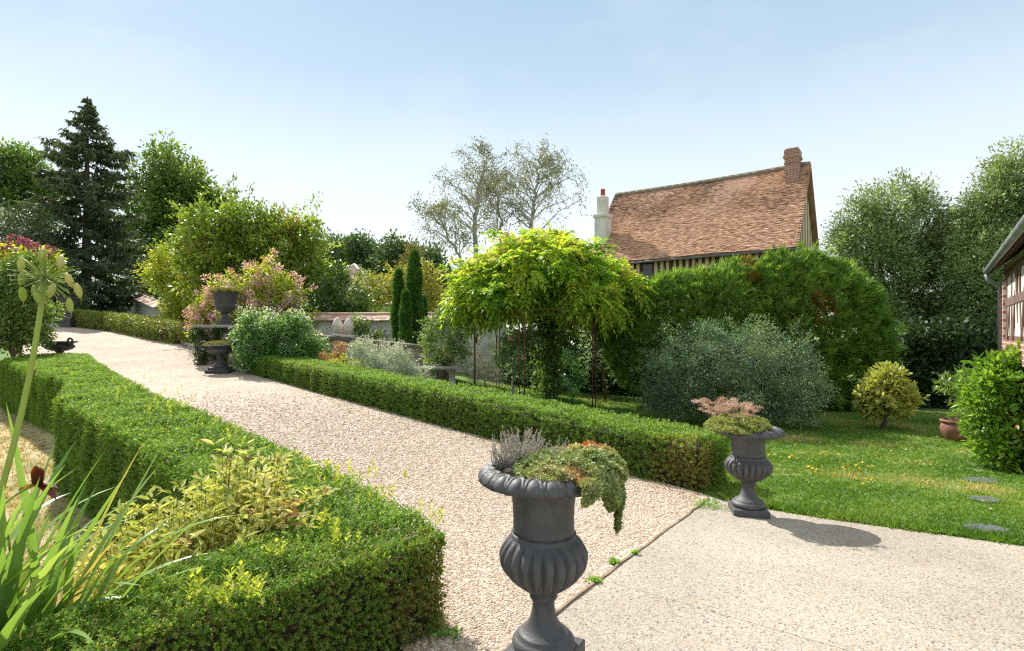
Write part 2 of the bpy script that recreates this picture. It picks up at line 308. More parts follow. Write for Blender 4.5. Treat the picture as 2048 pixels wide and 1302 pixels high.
def plant(name, label, cat, Y, base_px, lobes, n, rad, per, leaf, mat, bark, r0, kind='tree', shell=.5, group=None, twigs=60, ratio=.5, up=.2, droop=.05, fork=.35, seed=1, dk=.85, ns=.6, shoots=(0, 0), base=None, clump=.45, noise=.22, rough=.26, flat=.8, six=False):
    global R; R = np.random.default_rng(100+seed)
    lb = lobes_px(lobes, Y, dk); x = (base_px-CX)/F*Y; b = np.array([x, Y, g1(x, Y)]) if base is None else np.array(base, float)
    t = thing(name, label, cat, b, group); C, O = on_lobes(lb, n, shell, seed=seed, rough=rough); C = np.where(C[:, 2:3] < b[2]+.05, np.c_[C[:, :2], np.full(len(C), b[2]+.05+rad*.3)], C)
    q, i = clumps(C, rad*R.uniform(.6, 1.3, len(C)), per, leaf, ratio, up, O, droop, flat, six)
    if shoots[0]:
        k = R.choice(np.where(O[:, 2] > -.15)[0], shoots[0]); m_ = int(14 if shoots[1] < .6 else 26); f = np.linspace(.05, 1, m_)[None, :, None]; ln = shoots[1]*R.uniform(.5, 1.3, (len(k), 1, 1)); dd_ = unit(O[k]*.8+Z3*.55+R.normal(size=(len(k), 3))*.35)[:, None]
        pp = (C[k][:, None]+dd_*ln*f-Z3*(.22*ln*f*f)+R.normal(size=(len(k), m_, 3))*leaf*.3).reshape(-1, 3); D_ = R.normal(size=pp.shape)*.8+np.repeat(dd_[:, 0], m_, 0)*.7; lq = leaf*R.uniform(.6, 1.1, len(pp)); N_ = R.normal(size=pp.shape)*.6+Z3
        q2 = leaf6(pp, D_, N_, lq, lq*ratio) if six else leafq(pp, D_, N_, lq, lq*ratio); q = np.concatenate([q, q2]); i = np.concatenate([i, np.repeat(np.repeat(k, m_), 2 if six else 1)])
    quads('crown' if kind == 'tree' else 'foliage', q, rn(i, len(C), C, ns/rad*.5, clump, noise, seed, six), mat, t)
    mb = MB(); limbs(mb, b.copy(), r0, lb, C, twigs, fork); mb.build('trunk' if kind == 'tree' else 'stems', bark, t)
    return t, lb, C, O

# ------------------------------------------------------------------ materials
BOX = leafmat('box leaf', [(0, (.08, .165, .026)), (.45, (.145, .275, .038)), (.8, (.26, .385, .058)), (.93, (.36, .45, .08)), (1, (.28, .16, .07))], .5, rough=.5, spec=.28)
BOXOLD = leafmat('clipped box leaf', [(0, (.09, .12, .018)), (.5, (.17, .22, .03)), (.85, (.28, .31, .06)), (1, (.28, .18, .07))], .45)
SHOOT = leafmat('young shoot', [(0, (.34, .44, .05)), (1, (.60, .60, .10))], .45)
TWIG = surf('twig', [(.3, (.035, .028, .018)), (.7, (.09, .065, .04))], 18, .9, .5)
BARK = surf('bark', [(.3, (.06, .048, .036)), (.7, (.17, .14, .11))], 9, .9, .8, 30, stretch=(1, 1, .3))
PALEBARK = surf('birch bark', [(.35, (.14, .12, .10)), (.55, (.42, .39, .35)), (.75, (.55, .52, .48))], 7, .8, .3)
IRON = surf('dark painted iron', [(.3, (.050, .050, .052)), (.7, (.088, .088, .091))], 14, .55, .12, 90, spec=.45)
def _specks(m):
    t = m.node_tree; p = [n for n in t.nodes if n.type == 'BSDF_PRINCIPLED'][0]; src = p.inputs['Base Color'].links[0].from_socket; c = [q for q in t.nodes if q.type == 'TEX_COORD'][0]
    for sc, lo, hi, col in ((95, .70, .74, (.26, .25, .23)), (5, .52, .74, (.13, .127, .12))):
        n = nn(t, 'ShaderNodeTexNoise'); n.inputs['Scale'].default_value = sc; n.inputs['Detail'].default_value = 3 if sc > 50 else 8; n.inputs['Roughness'].default_value = .7; t.links.new(c.outputs['Object'], n.inputs['Vector']); r = ramp(t, [(lo, (0, 0, 0)), (hi, (1, 1, 1))]); t.links.new(n.outputs[0], r.inputs[0])
        x = nn(t, 'ShaderNodeMix', data_type='RGBA'); t.links.new(r.outputs[0], x.inputs[0]); t.links.new(src, x.inputs[6]); x.inputs[7].default_value = (*col, 1); src = x.outputs[2]
    t.links.new(src, p.inputs['Base Color'])
_specks(IRON)
IRON2 = surf('weathered dark stoneware', [(.3, (.030, .030, .032)), (.7, (.085, .083, .08))], 8, .62, .3, 60, spec=.4)
RUST = surf('rusty iron', [(.3, (.055, .026, .016)), (.7, (.16, .07, .035))], 30, .8, .4)
SOIL = surf('soil', [(.3, (.03, .022, .015)), (.7, (.08, .06, .04))], 40, .95, .8)
STONE = surf('old limestone', [(.3, (.20, .18, .14)), (.7, (.42, .39, .33))], 6, .9, .5, 40)
WHITE = surf('lime render', [(.3, (.55, .52, .46)), (.7, (.74, .71, .64))], 3, .9, .25, 50)
PLASTER = surf('cream plaster', [(.3, (.62, .46, .30)), (.7, (.78, .61, .43))], 3, .9, .25, 50)
TIMBER = surf('dark oak timber', [(.3, (.035, .016, .012)), (.7, (.10, .05, .035))], 9, .75, .5, 30, stretch=(1, 1, .2))
TIMBER2 = surf('faded painted timber', [(.3, (.10, .055, .045)), (.7, (.23, .15, .125))], 9, .8, .5, 30, stretch=(1, 1, .2))
ZINC = surf('zinc', [(.3, (.13, .145, .145)), (.7, (.23, .25, .25))], 6, .45, .1, spec=.5)
TILE = surf('old clay tile', [(0, (.09, .06, .045)), (.18, (.27, .16, .11)), (.5, (.55, .325, .215)), (.8, (.70, .455, .305)), (1, (.78, .58, .43))], 5, .9, .5, 60, attr=True)
TILE2 = surf('pale clay tile', [(0, (.30, .19, .14)), (.5, (.52, .35, .26)), (1, (.66, .52, .42))], 5, .9, .3, 40, attr=True)
LICHEN = surf('lichened ridge tile', [(.3, (.16, .14, .11)), (.7, (.40, .36, .28))], 12, .95, .6, 60)
BRICK = brickmat('red brick', (.24, .085, .06), (.40, .17, .12), (.56, .50, .43))
FLINT = cells('flint wall', [(0, (.38, .37, .34)), (.5, (.70, .67, .60)), (1, (.86, .83, .76))], 9, .8, .7, .02, (1.2, .75, 1.1), (1, 1, 1.6), ((.58, .53, .45), .10))
GRAVEL = cells('gravel', [(0, (.22, .15, .11)), (.15, (.36, .26, .19)), (.4, (.41, .328, .25)), (.75, (.485, .40, .315)), (1, (.58, .515, .44))], 42, .85, .9, .012, (1.1, .86, 1.06))
AGG = cells('exposed aggregate', [(0, (.08, .08, .085)), (.05, (.16, .15, .14)), (.09, (.29, .24, .175)), (.45, (.365, .325, .268)), (.8, (.435, .398, .34)), (.9, (.40, .28, .17)), (1, (.54, .51, .46))], 118, .8, .45, .0035, (.8, .82, 1.05))
LAWN = surf('lawn', [(.28, (.06, .13, .02)), (.5, (.11, .19, .035)), (.62, (.20, .23, .07)), (.78, (.36, .30, .15))], 1.1, .95, .8, 60, detail=9)
def _drylawn():
    t = LAWN.node_tree; p = [n for n in t.nodes if n.type == 'BSDF_PRINCIPLED'][0]; src = p.inputs['Base Color'].links[0].from_socket; n = nn(t, 'ShaderNodeTexNoise'); n.inputs['Scale'].default_value = 2.3; n.inputs['Detail'].default_value = 8
    c = [q for q in t.nodes if q.type == 'TEX_COORD'][0]; t.links.new(c.outputs['Object'], n.inputs['Vector']); r = ramp(t, [(.35, (.20, .21, .07)), (.5, (.40, .33, .17)), (.7, (.52, .42, .26))]); t.links.new(n.outputs[0], r.inputs[0])
    a = nn(t, 'ShaderNodeAttribute', attribute_name='dry'); m = nn(t, 'ShaderNodeMix', data_type='RGBA'); t.links.new(a.outputs['Fac'], m.inputs[0]); t.links.new(src, m.inputs[6]); t.links.new(r.outputs[0], m.inputs[7]); t.links.new(m.outputs[2], p.inputs['Base Color'])
_drylawn()
GRASS = leafmat('grass blade', [(0, (.07, .16, .02)), (.4, (.13, .26, .035)), (.68, (.22, .33, .07)), (.84, (.38, .38, .14)), (1, (.56, .46, .25))], .45)
STRAW = leafmat('dry grass blade', [(0, (.10, .16, .03)), (.25, (.24, .25, .09)), (.6, (.44, .35, .17)), (1, (.58, .46, .26))], .35)

# ------------------------------------------------------------------ ground, drive, patio
def grid(xs, ys, zoff=0.0, cut=None):
    X, Y_ = np.meshgrid(xs, ys); Zz = gz(X, Y_)+zoff; V = np.stack([X, Y_, Zz], -1).reshape(-1, 3); nx, ny = len(xs), len(ys)
    i = (np.arange(ny-1)[:, None]*nx+np.arange(nx-1)[None, :]).ravel(); return V, np.stack([i, i+1, i+nx+1, i+nx], 1)
xs = np.concatenate([-np.geomspace(400, 24, 16), np.arange(-23.4, 14, .17), np.geomspace(14.5, 400, 18)]); ys = np.concatenate([[-60, -25, -10, -5, -2], np.arange(-1, 22, .17), np.arange(22.5, 36, .8), np.geomspace(37, 700, 20)])
V, Fc = grid(xs, ys); lawn = mesh_np('lawn', V, Fc, None, LAWN, smooth=True); lawn['kind'] = 'structure'; dry_ = np.where(inside(V[:, 0], V[:, 1], LOWER), np.clip(pdist(V[:, 0], V[:, 1], LOWER)/.5, 0, 1), 0); lawn.data.attributes.new('dry', 'FLOAT', 'POINT').data.foreach_set('value', dry_.astype(np.float32))
DL = np.array([(-2.4,.7),(-1.5,1.6),(-.5,2.5),(-.62,2.95),(-1.25,3.7),(-2.0,4.35),(-3.2,5.45),(-4.95,7.0),(-7.1,9.2),(-11.2,13.1),(-17,18),(-27,25)])
DR = np.array([(-1.30,.52),(-.54,1.67),(.03,2.52),(1.02,3.94),(2.05,5.40),(1.0,6.6),(-.5,7.95),(-4,11.1),(-6.8,13.7),(-10,17.5),(-15.5,21.6),(-24,27.5)])
def resample(Pl, sub):
    o = []
    for a, b in zip(Pl[:-1], Pl[1:]):
        n = max(2, int(np.linalg.norm(b-a)/sub)); o.append(n)
    return o
_ns = [max(2, int(max(np.linalg.norm(DL[i+1]-DL[i]), np.linalg.norm(DR[i+1]-DR[i]))/.2)) for i in range(len(DL)-1)]
Lp = np.concatenate([DL[i]+(DL[i+1]-DL[i])*np.linspace(0, 1, n, endpoint=False)[:, None] for i, n in enumerate(_ns)]+[DL[-1:]])
Rp = np.concatenate([DR[i]+(DR[i+1]-DR[i])*np.linspace(0, 1, n, endpoint=False)[:, None] for i, n in enumerate(_ns)]+[DR[-1:]])
m = 18; T_ = np.linspace(0, 1, m)[None, :, None]; G = Lp[:, None]*(1-T_)+Rp[:, None]*T_
V = np.c_[G.reshape(-1, 2), gz(G[..., 0], G[..., 1]).ravel()+.022]; k = len(Lp); i = (np.arange(k-1)[:, None]*m+np.arange(m-1)[None, :]).ravel()
dr = mesh_np('gravel_drive', V, np.stack([i, i+1, i+m+1, i+m], 1), None, GRAVEL, smooth=True); dr['kind'] = 'structure'
DRIVE = np.concatenate([DL, DR[::-1]])
# patio: two slabs of exposed aggregate with a narrow joint
c0, e1, e2 = np.array([2.0, 5.42]), unit(np.array([-2.02, -2.87])), unit(np.array([1.75, -1.28]))
def patio_slab(u0, u1, v0, v1):
    uu = np.linspace(u0, u1, max(3, int((u1-u0)/.2))); vv = np.linspace(v0, v1, max(3, int((v1-v0)/.2)))
    P = c0+uu[:, None, None]*e1+vv[None, :, None]*e2; nv = len(vv)
    V = np.c_[P.reshape(-1, 2), gz(P[..., 0], P[..., 1]).ravel()+.026]; i = (np.arange(len(uu)-1)[:, None]*nv+np.arange(nv-1)[None, :]).ravel()
    Fq = np.stack([i, i+1, i+nv+1, i+nv], 1); n0 = len(V); edge = np.concatenate([np.arange(nv), np.arange(1, len(uu))*nv+nv-1, (len(uu)-1)*nv+np.arange(nv-2, -1, -1), np.arange(len(uu)-2, -1, -1)*nv])
    E = V[edge].copy(); E[:, 2] -= .02; ne = len(edge)-1
    side = np.array([(edge[j], edge[j+1], n0+j+1, n0+j) for j in range(ne)]); return np.concatenate([V, E]), np.concatenate([Fq, side])
o1 = patio_slab(0.02, 2.52, 0.0, 12); o2 = patio_slab(2.5235, 9, 0.0, 12)
mesh_np('patio', np.concatenate([o1[0], o2[0]]), np.concatenate([o1[1], o2[1]+len(o1[0])]), None, AGG)['kind'] = 'structure'
PATIO = np.array([c0, c0+e2*12, c0+e2*12+e1*9, c0+e1*9])
mb = MB(); q = np.array([(*(c0+e1*u), g1(*(c0+e1*u))+.024) for u in np.linspace(.1, 6.5, 40)]); q += R.normal(size=q.shape)*.004; 
for a, b in zip(q[:-1], q[1:]): mb.obox((a+b)/2, (b-a)/2*.998, np.array([-e1[1], e1[0], 0])*.009, (0, 0, .012))
o = mb.build('edging_strip', surf('weathered edging', [(.3, (.16, .11, .07)), (.7, (.34, .26, .18))], 12, .9, .5))
o['label'] = 'thin weathered edging strip between the gravel drive and the patio'; o['category'] = 'edging'

# loose gravel near the camera, real stones
phi = (1+5**.5)/2; IV = unit(np.array([(-1,phi,0),(1,phi,0),(-1,-phi,0),(1,-phi,0),(0,-1,phi),(0,1,phi),(0,-1,-phi),(0,1,-phi),(phi,0,-1),(phi,0,1),(-phi,0,-1),(-phi,0,1)], float))
IF = np.array([(0,11,5),(0,5,1),(0,1,7),(0,7,10),(0,10,11),(1,5,9),(5,11,4),(11,10,2),(10,7,6),(7,1,8),(3,9,4),(3,4,2),(3,2,6),(3,6,8),(3,8,9),(4,9,5),(2,4,11),(6,2,10),(8,6,7),(9,8,1)])
def stones(P, size):
    n = len(P); sc = size[:, None]*np.stack([R.uniform(.7, 1.3, n), R.uniform(.5, .95, n), R.uniform(.3, .55, n)], 1)*.5
    v = IV[None]*R.uniform(.82, 1.15, (n, 12, 1))*sc[:, None]; a = R.uniform(0, 6.28, n); ca, sa = np.cos(a)[:, None], np.sin(a)[:, None]
    tl = R.normal(size=(n, 2))*.25; x, y, z = v[..., 0], v[..., 1], v[..., 2]; z = z+x*tl[:, :1]+y*tl[:, 1:]
    v = np.stack([x*ca-y*sa, x*sa+y*ca, z], -1)+P[:, None]
    return v.reshape(-1, 3), (IF[None]+(np.arange(n)*12)[:, None, None]).reshape(-1, 3), np.repeat(R.uniform(0, 1, n), 20)
def scatter(poly, n, dens):
    lo, hi = poly.min(0), poly.max(0); out = []
    while sum(map(len, out)) < n:
        p = R.uniform(lo, hi, (n*3, 2)); p = p[inside(p[:, 0], p[:, 1], poly)]; p = p[R.uniform(0, 1, len(p)) < dens(p[:, 0], p[:, 1])]; out.append(p)
    return np.concatenate(out)[:n]
NEARD = np.array([(-1.6,1.5),(-.5,2.5),(-.62,2.95),(-1.25,3.7),(-2.0,4.35),(-3.2,5.45),(-5.0,7.0),(-7.1,9.2),(-11.0,13.0),(-6.9,13.5),(-3.9,11.0),(-.5,7.95),(1.0,6.6),(1.93,5.47),(.9,4.02),(-.09,2.6),(-.66,1.75)])
p = scatter(NEARD, 72000, lambda x, y: np.clip((2.5/np.hypot(x, y))**1.7, 0, 1)*np.clip((12-np.hypot(x, y))/5, 0, 1)); s = R.uniform(.009, .021, len(p))*np.clip(np.hypot(p[:, 0], p[:, 1])/4.5, .85, 1.9)
PEB = surf('pebble', [(0, (.38, .25, .17)), (.1, (.52, .38, .27)), (.35, (.52, .435, .335)), (.6, (.60, .525, .42)), (.82, (.68, .625, .54)), (.92, (.60, .36, .22)), (1, (.50, .45, .39))], 40, .8, 0, attr=True)
V, Fc, rr = stones(np.c_[p, gz(p[:, 0], p[:, 1])+.022+s*.09], s); o = mesh_np('loose_gravel', V, Fc, rr, PEB); o['kind'] = 'stuff'

# lawn blades: right lawn, garden lawn and the drier lower lawn at the left
def on_hard(x, y): return (inside(x, y, DRIVE) & (pdist(x, y, DRIVE) > .02)) | (inside(x, y, PATIO) & (pdist(x, y, PATIO) > R.uniform(0, .07, len(x))))
def blades(name, poly, n, dens, mat, h, wk, dry, tuft=4):
    p = scatter(poly, n, dens); p = p[~on_hard(p[:, 0], p[:, 1])]; n = len(p); dist = np.hypot(p[:, 0], p[:, 1])
    pp = np.repeat(p, tuft, 0)+R.normal(size=(n*tuft, 2))*.012; dd = np.repeat(dist, tuft); base = np.c_[pp, gz(pp[:, 0], pp[:, 1])-.004]
    lo = lump(np.c_[pp, np.zeros(len(pp))], 1.6, 5); lo2 = lump(np.c_[pp, np.zeros(len(pp))], 6, 9)
    D = R.normal(size=(len(pp), 3))*.5; D[:, 2] = 1; D = unit(D); H = h*R.uniform(.5, 1.3, len(pp))*(1+.25*lo2)
    Sd = unit(np.cross(D, R.normal(size=(len(pp), 3)))); w = (wk*np.clip(dd, 2, 14)*.00052)[:, None]; bend = R.normal(size=(len(pp), 3))*np.array([.3, .3, .05])*H[:, None]
    t = base+D*H[:, None]+bend; md = base+D*H[:, None]*.55+bend*.3
    Q = np.stack([base-Sd*w, base+Sd*w, md+Sd*w*.8, t], 1)
    o = quads(name, Q, R.uniform(0, 1, len(pp))*.55+dry+.37*lo+.16*lo2, mat); o['kind'] = 'stuff'; return o
RL = np.array([(2.0,5.2),(4.0,3.95),(6.2,2.2),(9.5,4),(11,12),(4,14),(-2.6,14.5),(-4,11.6),(-.4,8.4),(1.6,6.5)])
blades('grass', RL, 66000, lambda x, y: np.clip((4.5/np.hypot(x, y))**1.5, 0, 1), GRASS, .042, 1.15, .22)
blades('dry_grass', LOWER[:]+0, 30000, lambda x, y: np.clip((3/np.hypot(x, y))**1.5, 0, 1)*(x > -13), STRAW, .045, 1.2, .45)
blades('edge_grass', np.array([(2.05,5.36),(3.0,4.68),(4.0,3.95),(6.2,2.35),(6.3,2.55),(4.1,4.15),(3.1,4.88),(2.2,5.5)]), 5200, lambda x, y: np.ones(len(x)), GRASS, .08, 1.0, .10)

# ------------------------------------------------------------------ clipped box hedges
def hedge(name, label, st, mat, Lk=(.006, .016, .036), dens=1.0, per=7, group=None, bulge=.03, brown=None, ends=(True, True), shoots=None, vert=True):
    """st: stations (left x, left y, right x, right y, left bottom z, right bottom z, top z)"""
    st = np.array(st, float); mid = (st[:, :2]+st[:, 2:4])/2; t = thing(name, label, 'hedge', (*mid[0], st[0, 4]))
    patches = []
    for a, b in zip(st[:-1], st[1:]):
        A = lambda s, i, z: np.array([s[i], s[i+1], z])
        patches.append((A(a,0,a[6]), A(a,2,a[6]), A(b,2,b[6]), A(b,0,b[6]), 't'))
        patches.append((A(a,0,a[4]), A(a,0,a[6]), A(b,0,b[6]), A(b,0,b[4]), 's'))
        patches.append((A(a,2,a[6]), A(a,2,a[5]), A(b,2,b[5]), A(b,2,b[6]), 's'))
    for e, s in ((0, st[0]), (1, st[-1])):
        if ends[e]:
            q = (np.array([s[0],s[1],s[4]]), np.array([s[2],s[3],s[5]]), np.array([s[2],s[3],s[6]]), np.array([s[0],s[1],s[6]]), 's')
            patches.append(q if e == 0 else (q[3], q[2], q[1], q[0], 's'))
    cen = np.array([*mid.mean(0), st[:, 4:].mean()]); PP, NN, LL, KK = [], [], [], []
    for (a, b, c, dd, kind) in patches:
        n = np.cross(b-a, dd-a); ar = np.linalg.norm(n); n = n/max(ar, 1e-9); m_ = (a+b+c+dd)/4
        j = np.argmin(np.linalg.norm(mid-m_[:2], axis=1)); inner = np.array([*mid[j], 0]); 
        if kind == 's' and (m_-inner)[:2] @ n[:2] < 0: n = -n
        if kind == 't' and n[2] < 0: n = -n
        dist = np.linalg.norm(m_-np.array([0, 0, CAMZ])); Lf = np.clip(Lk[0]*dist, Lk[1], Lk[2])
        if dist < 1.2: Lf = Lk[1]
        k = int(dens*ar/(1.15*Lf*Lf)); k = max(k, 4)
        u, v = R.uniform(0, 1, (2, k, 1)); P = a*(1-u)*(1-v)+b*u*(1-v)+c*u*v+dd*(1-u)*v
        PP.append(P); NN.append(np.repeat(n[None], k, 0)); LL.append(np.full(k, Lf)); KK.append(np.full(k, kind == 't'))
    P, N, L, K = map(np.concatenate, (PP, NN, LL, KK))
    P = P+N*(bulge*lump(P*np.array([1, 1, 1]), 3.2, 3)+bulge*.6*lump(P*np.array([1, 1, .22 if vert else 1]), 11, 4))[:, None]-N*(R.uniform(0, 1, len(P))**2*.055)[:, None]
    # rounded shoulders
    ztop = np.array([st[np.argmin(np.abs(mid-p[:2]).sum(1)), 6] for p in P]) if False else None
    q, i = sprigs(P, N, L, per, up=.45); r = rn(i, len(P), P, 5, .45, .16, 6)*.80+.02+.13*K[i]  # leaves on the top pushed to yellow-green: sunlight put into their colour
    if brown is not None:
        w = np.zeros(len(P))
        for (bx, by, bz, br, amt) in brown: w = np.maximum(w, amt*np.clip(1.6-np.linalg.norm((P-np.array([bx, by, bz]))/br, axis=1), 0, 1))
        r = np.where(R.uniform(0, 1, len(r)) < w[i], R.uniform(.95, 1, len(r)), r)
    r = np.where(R.uniform(0, 1, len(r)) < (~K[i])*.035, 1, r)
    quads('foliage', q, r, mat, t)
    mb = MB(); ins = .085
    for a, b in zip(st[:-1], st[1:]):
        Vv = []
        for s in (a, b):
            ax = unit(s[2:4]-s[:2]); l, r_ = s[:2]+ax*ins, s[2:4]-ax*ins; Vv += [(*l, s[4]-.03), (*r_, s[5]-.03), (*r_, s[6]-ins), (*l, s[6]-ins)]
        mb.add(Vv, [(0, 1, 5, 4), (1, 2, 6, 5), (2, 3, 7, 6), (3, 0, 4, 7), (3, 2, 1, 0), (4, 5, 6, 7)])
    mb.build('blocking_core', TWIG, t)  # solid twig-coloured core, added inside the leaves to block light
    if shoots is not None:
        P = np.array(shoots); q, i = sprigs(P, np.tile(Z3, (len(P), 1)), R.uniform(.024, .038, len(P)), 10, up=1.3, spread=.6, ratio=.45, length=2.6); quads('young_shoots', q, R.uniform(0, 1, len(q)), SHOOT, t)
    return t
def sh(px, py, zt): Yv = F*(CAMZ-zt)/(py-HZ); return at(px, py, Yv)
def zl(x, y): return g1(x, y)-.02
LH = [(-11.6,12.9,-10.7,13.6,.95),(-10.8,11.4,-9.0,11.6,.91),(-6.5,7.75,-6.75+.45,8.9,.84),(-5.2,6.2,-4.67,6.96,.74),(-3.4,4.75,-2.92,5.4,.62),(-2.45,3.95,-1.75,4.35,.53),(-1.2,2.80,-.34,2.74,.5),(-1.42,2.30,-.83,2.27,.5),(-1.68,1.87,-1.27,1.84,.5),(-2.6,1.15,-2.05,.95,.5)]
LH[2] = (-6.35,7.75,-6.1,8.4,.82)
stl = [(a, b, c, dd, zl(a, b), zl(c, dd), z) for a, b, c, dd, z in LH]
shp = []
for (px, py, zt, n, sp) in ((700, 965, .5, 26, 75), (630, 950, .5, 12, 40), (760, 1000, .5, 8, 35), (500, 1195, .5, 9, 40), (440, 1215, .5, 5, 25), (660, 1060, .5, 6, 45), (700, 1095, .5, 6, 40), (850, 1040, .5, 3, 25), (880, 1050, .5, 3, 15), (340, 800, .74, 14, 60), (250, 780, .78, 14, 60), (440, 870, .6, 10, 60), (560, 925, .52, 7, 40), (150, 740, .88, 10, 50), (385, 1200, .5, 3, 15), (540, 1120, .5, 3, 20)):
    for _ in range(n): shp.append(sh(px+R.normal()*sp*.5, py+R.normal()*sp*.25, zt)+np.array([0, 0, .005]))
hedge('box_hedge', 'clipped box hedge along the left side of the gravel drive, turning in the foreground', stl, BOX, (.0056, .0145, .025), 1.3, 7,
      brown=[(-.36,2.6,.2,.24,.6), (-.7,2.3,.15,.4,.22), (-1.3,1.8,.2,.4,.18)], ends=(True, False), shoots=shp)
RH = [(1.93,5.62,2.45,6.2,.36),(1.0,6.42,1.42,7.0,.41),(-.46,7.85,-.02,8.42,.53),(-2.2,9.35,-1.75,9.95,.65),(-4.0,10.98,-3.5,11.55,.77),(-5.6,12.5,-5.1,13.1,.88),(-6.55,13.45,-5.95,13.95,.94)]
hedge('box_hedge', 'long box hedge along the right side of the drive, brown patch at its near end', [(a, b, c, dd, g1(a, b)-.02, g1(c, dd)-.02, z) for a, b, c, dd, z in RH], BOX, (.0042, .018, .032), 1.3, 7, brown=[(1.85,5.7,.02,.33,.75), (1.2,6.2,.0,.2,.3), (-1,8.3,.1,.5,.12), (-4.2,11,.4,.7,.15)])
BH = [(-9.6,17.1,-9.2,17.6,1.46),(-12.5,19.0,-12.0,19.6,1.78),(-16,21.9,-15.5,22.5,2.08),(-22,26.2,-21.4,26.9,2.46)]
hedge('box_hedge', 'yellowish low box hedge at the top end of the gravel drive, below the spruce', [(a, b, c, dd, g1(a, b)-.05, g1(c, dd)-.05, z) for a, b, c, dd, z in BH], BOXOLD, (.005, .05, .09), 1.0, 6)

# ------------------------------------------------------------------ urns
def gadroon(nl, amp, z0, z1):
    def f(r, z, i, a):
        if z0 <= z <= z1:
            e = math.sin(math.pi*(z-z0)/(z1-z0))**.4; return r*(1+amp*e*(abs(math.sin(nl*a/2))**.55-.6)), z
        return r, z
    return f
def egg(nl, amp, z0):
    def f(r, z, i, a):
        if r > .245 and z >= z0:
            w = abs(math.sin(nl*a/2+(r-.28)*5)); g = w**.5-.55-.35*max(0, 1-abs(w-.55)*9); return r+amp*.8*g, z+amp*1.3*g
        return r, z
    return f
def urn(label, loc, rotz):
    t = thing('garden_urn', label, 'urn', loc, 'tall black urns at the patio corners', rotz)
    mb = MB(); mb.obox((0, 0, .0375), (.155, 0, 0), (0, .155, 0), (0, 0, .0375), bev=.006); mb.build('plinth', IRON, t, True)
    mb = MB(); mb.lathe([(.12,.0752),(.145,.078),(.152,.095),(.149,.112),(.138,.125),(.124,.131),(.123,.140),(.117,.145),(.105,.15),(.088,.165),(.072,.19),(.06,.22),(.054,.25),(.053,.272),(.056,.285),(.064,.292),(.067,.302),(.063,.312),(.058,.318),(.06,.33)], 56); mb.build('foot', IRON, t, True)
    z = np.linspace(.322, .562, 22); pr = []
    for zz in z:
        k = (zz-.322)/.24; pr.append((.062+.138*math.sin(min(k/.66, 1)*math.pi/2)**.8 if k < .66 else .2-.042*((k-.66)/.34)**1.8, zz))
    mb = MB(); mb.lathe(pr+[(.156,.566),(.157,.578),(.150,.583)], 176, gadroon(22, .19, .33, .558)); mb.build('bowl', IRON, t, True)
    mb = MB(); mb.lathe([(.150,.5832),(.1475,.60),(.1465,.65),(.149,.70),(.155,.745),(.166,.78),(.185,.80),(.215,.812)], 72); mb.build('neck', IRON, t, True)
    lip = np.array([(.232,.868),(.248,.873),(.266,.869),(.284,.860),(.299,.848),(.309,.834),(.312,.821),(.304,.811),(.288,.806)]); tt = np.linspace(0, 8, 26); lp = np.stack([np.interp(tt, np.arange(9), lip[:, j]) for j in (0, 1)], 1); tg = np.gradient(lp, axis=0); nr_ = unit(np.stack([-tg[:, 1], tg[:, 0]], 1))*-1.0
    nr_ = np.where((nr_ @ np.array([.7, .7]))[:, None] < 0, -nr_, nr_); under = [(.20, .806), (.235, .803), (.262, .802)]; inner = [(.225, .855), (.222, .835), (.2, .832)]; prof = under+[tuple(p) for p in lp[::-1]]+inner
    def egg(r, z, i, a):
        j = i-3
        if not 0 <= j < 26: return r, z
        j = 25-j; f = j/25; x = (a*22/(2*math.pi)) % 1-.5; e = math.sqrt((x/.33)**2+((f-.56)/.40)**2); dsp = .011*math.sqrt(max(0, 1-e*e))+.0075*math.exp(-((e-1.30)/.15)**2)-.004
        return r+nr_[j][0]*dsp, z+nr_[j][1]*dsp
    mb = MB(); mb.lathe(prof, 352, egg); mb.build('rim', IRON, t, True)
    mb = MB(); mb.lathe([(.2,.834),(.221,.836),(.12,.846),(.02,.85)], 24); mb.build('soil', SOIL, t, True)
    return t
U1 = np.array([.143, 2.45, g1(.143, 2.45)+.026]); U2 = np.array([2.165, 4.95, g1(2.165, 4.95)+.026]); S1, S2 = np.array([.94, .94, 1.03]), np.array([.97, .97, .91])
def up1(P): return U1+(P-U1)*S1
def up2(P): return U2+(P-U2)*S2
u1 = urn('black garden urn at the near patio edge, sedum spilling over its rim', U1, math.radians(-28)); u1.scale = S1
u2 = urn('tall black garden urn at the far patio corner, casting a shadow along the grass edge', U2, math.radians(-12)); u2.scale = S2
SED = leafmat('sedum', [(0, (.17, .23, .06)), (.4, (.32, .38, .13)), (.68, (.46, .46, .18)), (.84, (.50, .26, .11)), (1, (.50, .16, .09))], .25, .5)
SED2 = leafmat('pale sedum', [(0, (.24, .29, .06)), (.5, (.44, .47, .13)), (.9, (.56, .54, .20)), (1, (.42, .27, .13))], .25, .5)
def sedum(label, base, pts, nrm, mat, L, red=None, per=8):
    t = thing('sedum_plant', label, 'sedum', base); q, i = sprigs(pts, nrm, L*R.uniform(.7, 1.3, len(pts)), per, up=.5, spread=.9, ratio=.5, length=1.1)
    r = rn(i, len(pts), pts, 9, .4, .3, 4)*.62
    for rc, rr_, am in (red or ()): w = np.clip(1.35-np.linalg.norm((pts-rc)/rr_, axis=1), 0, 1)[i]; r = r+w*am*R.uniform(.6, 1, len(r))
    o = quads('foliage', q, r, mat, t); return t
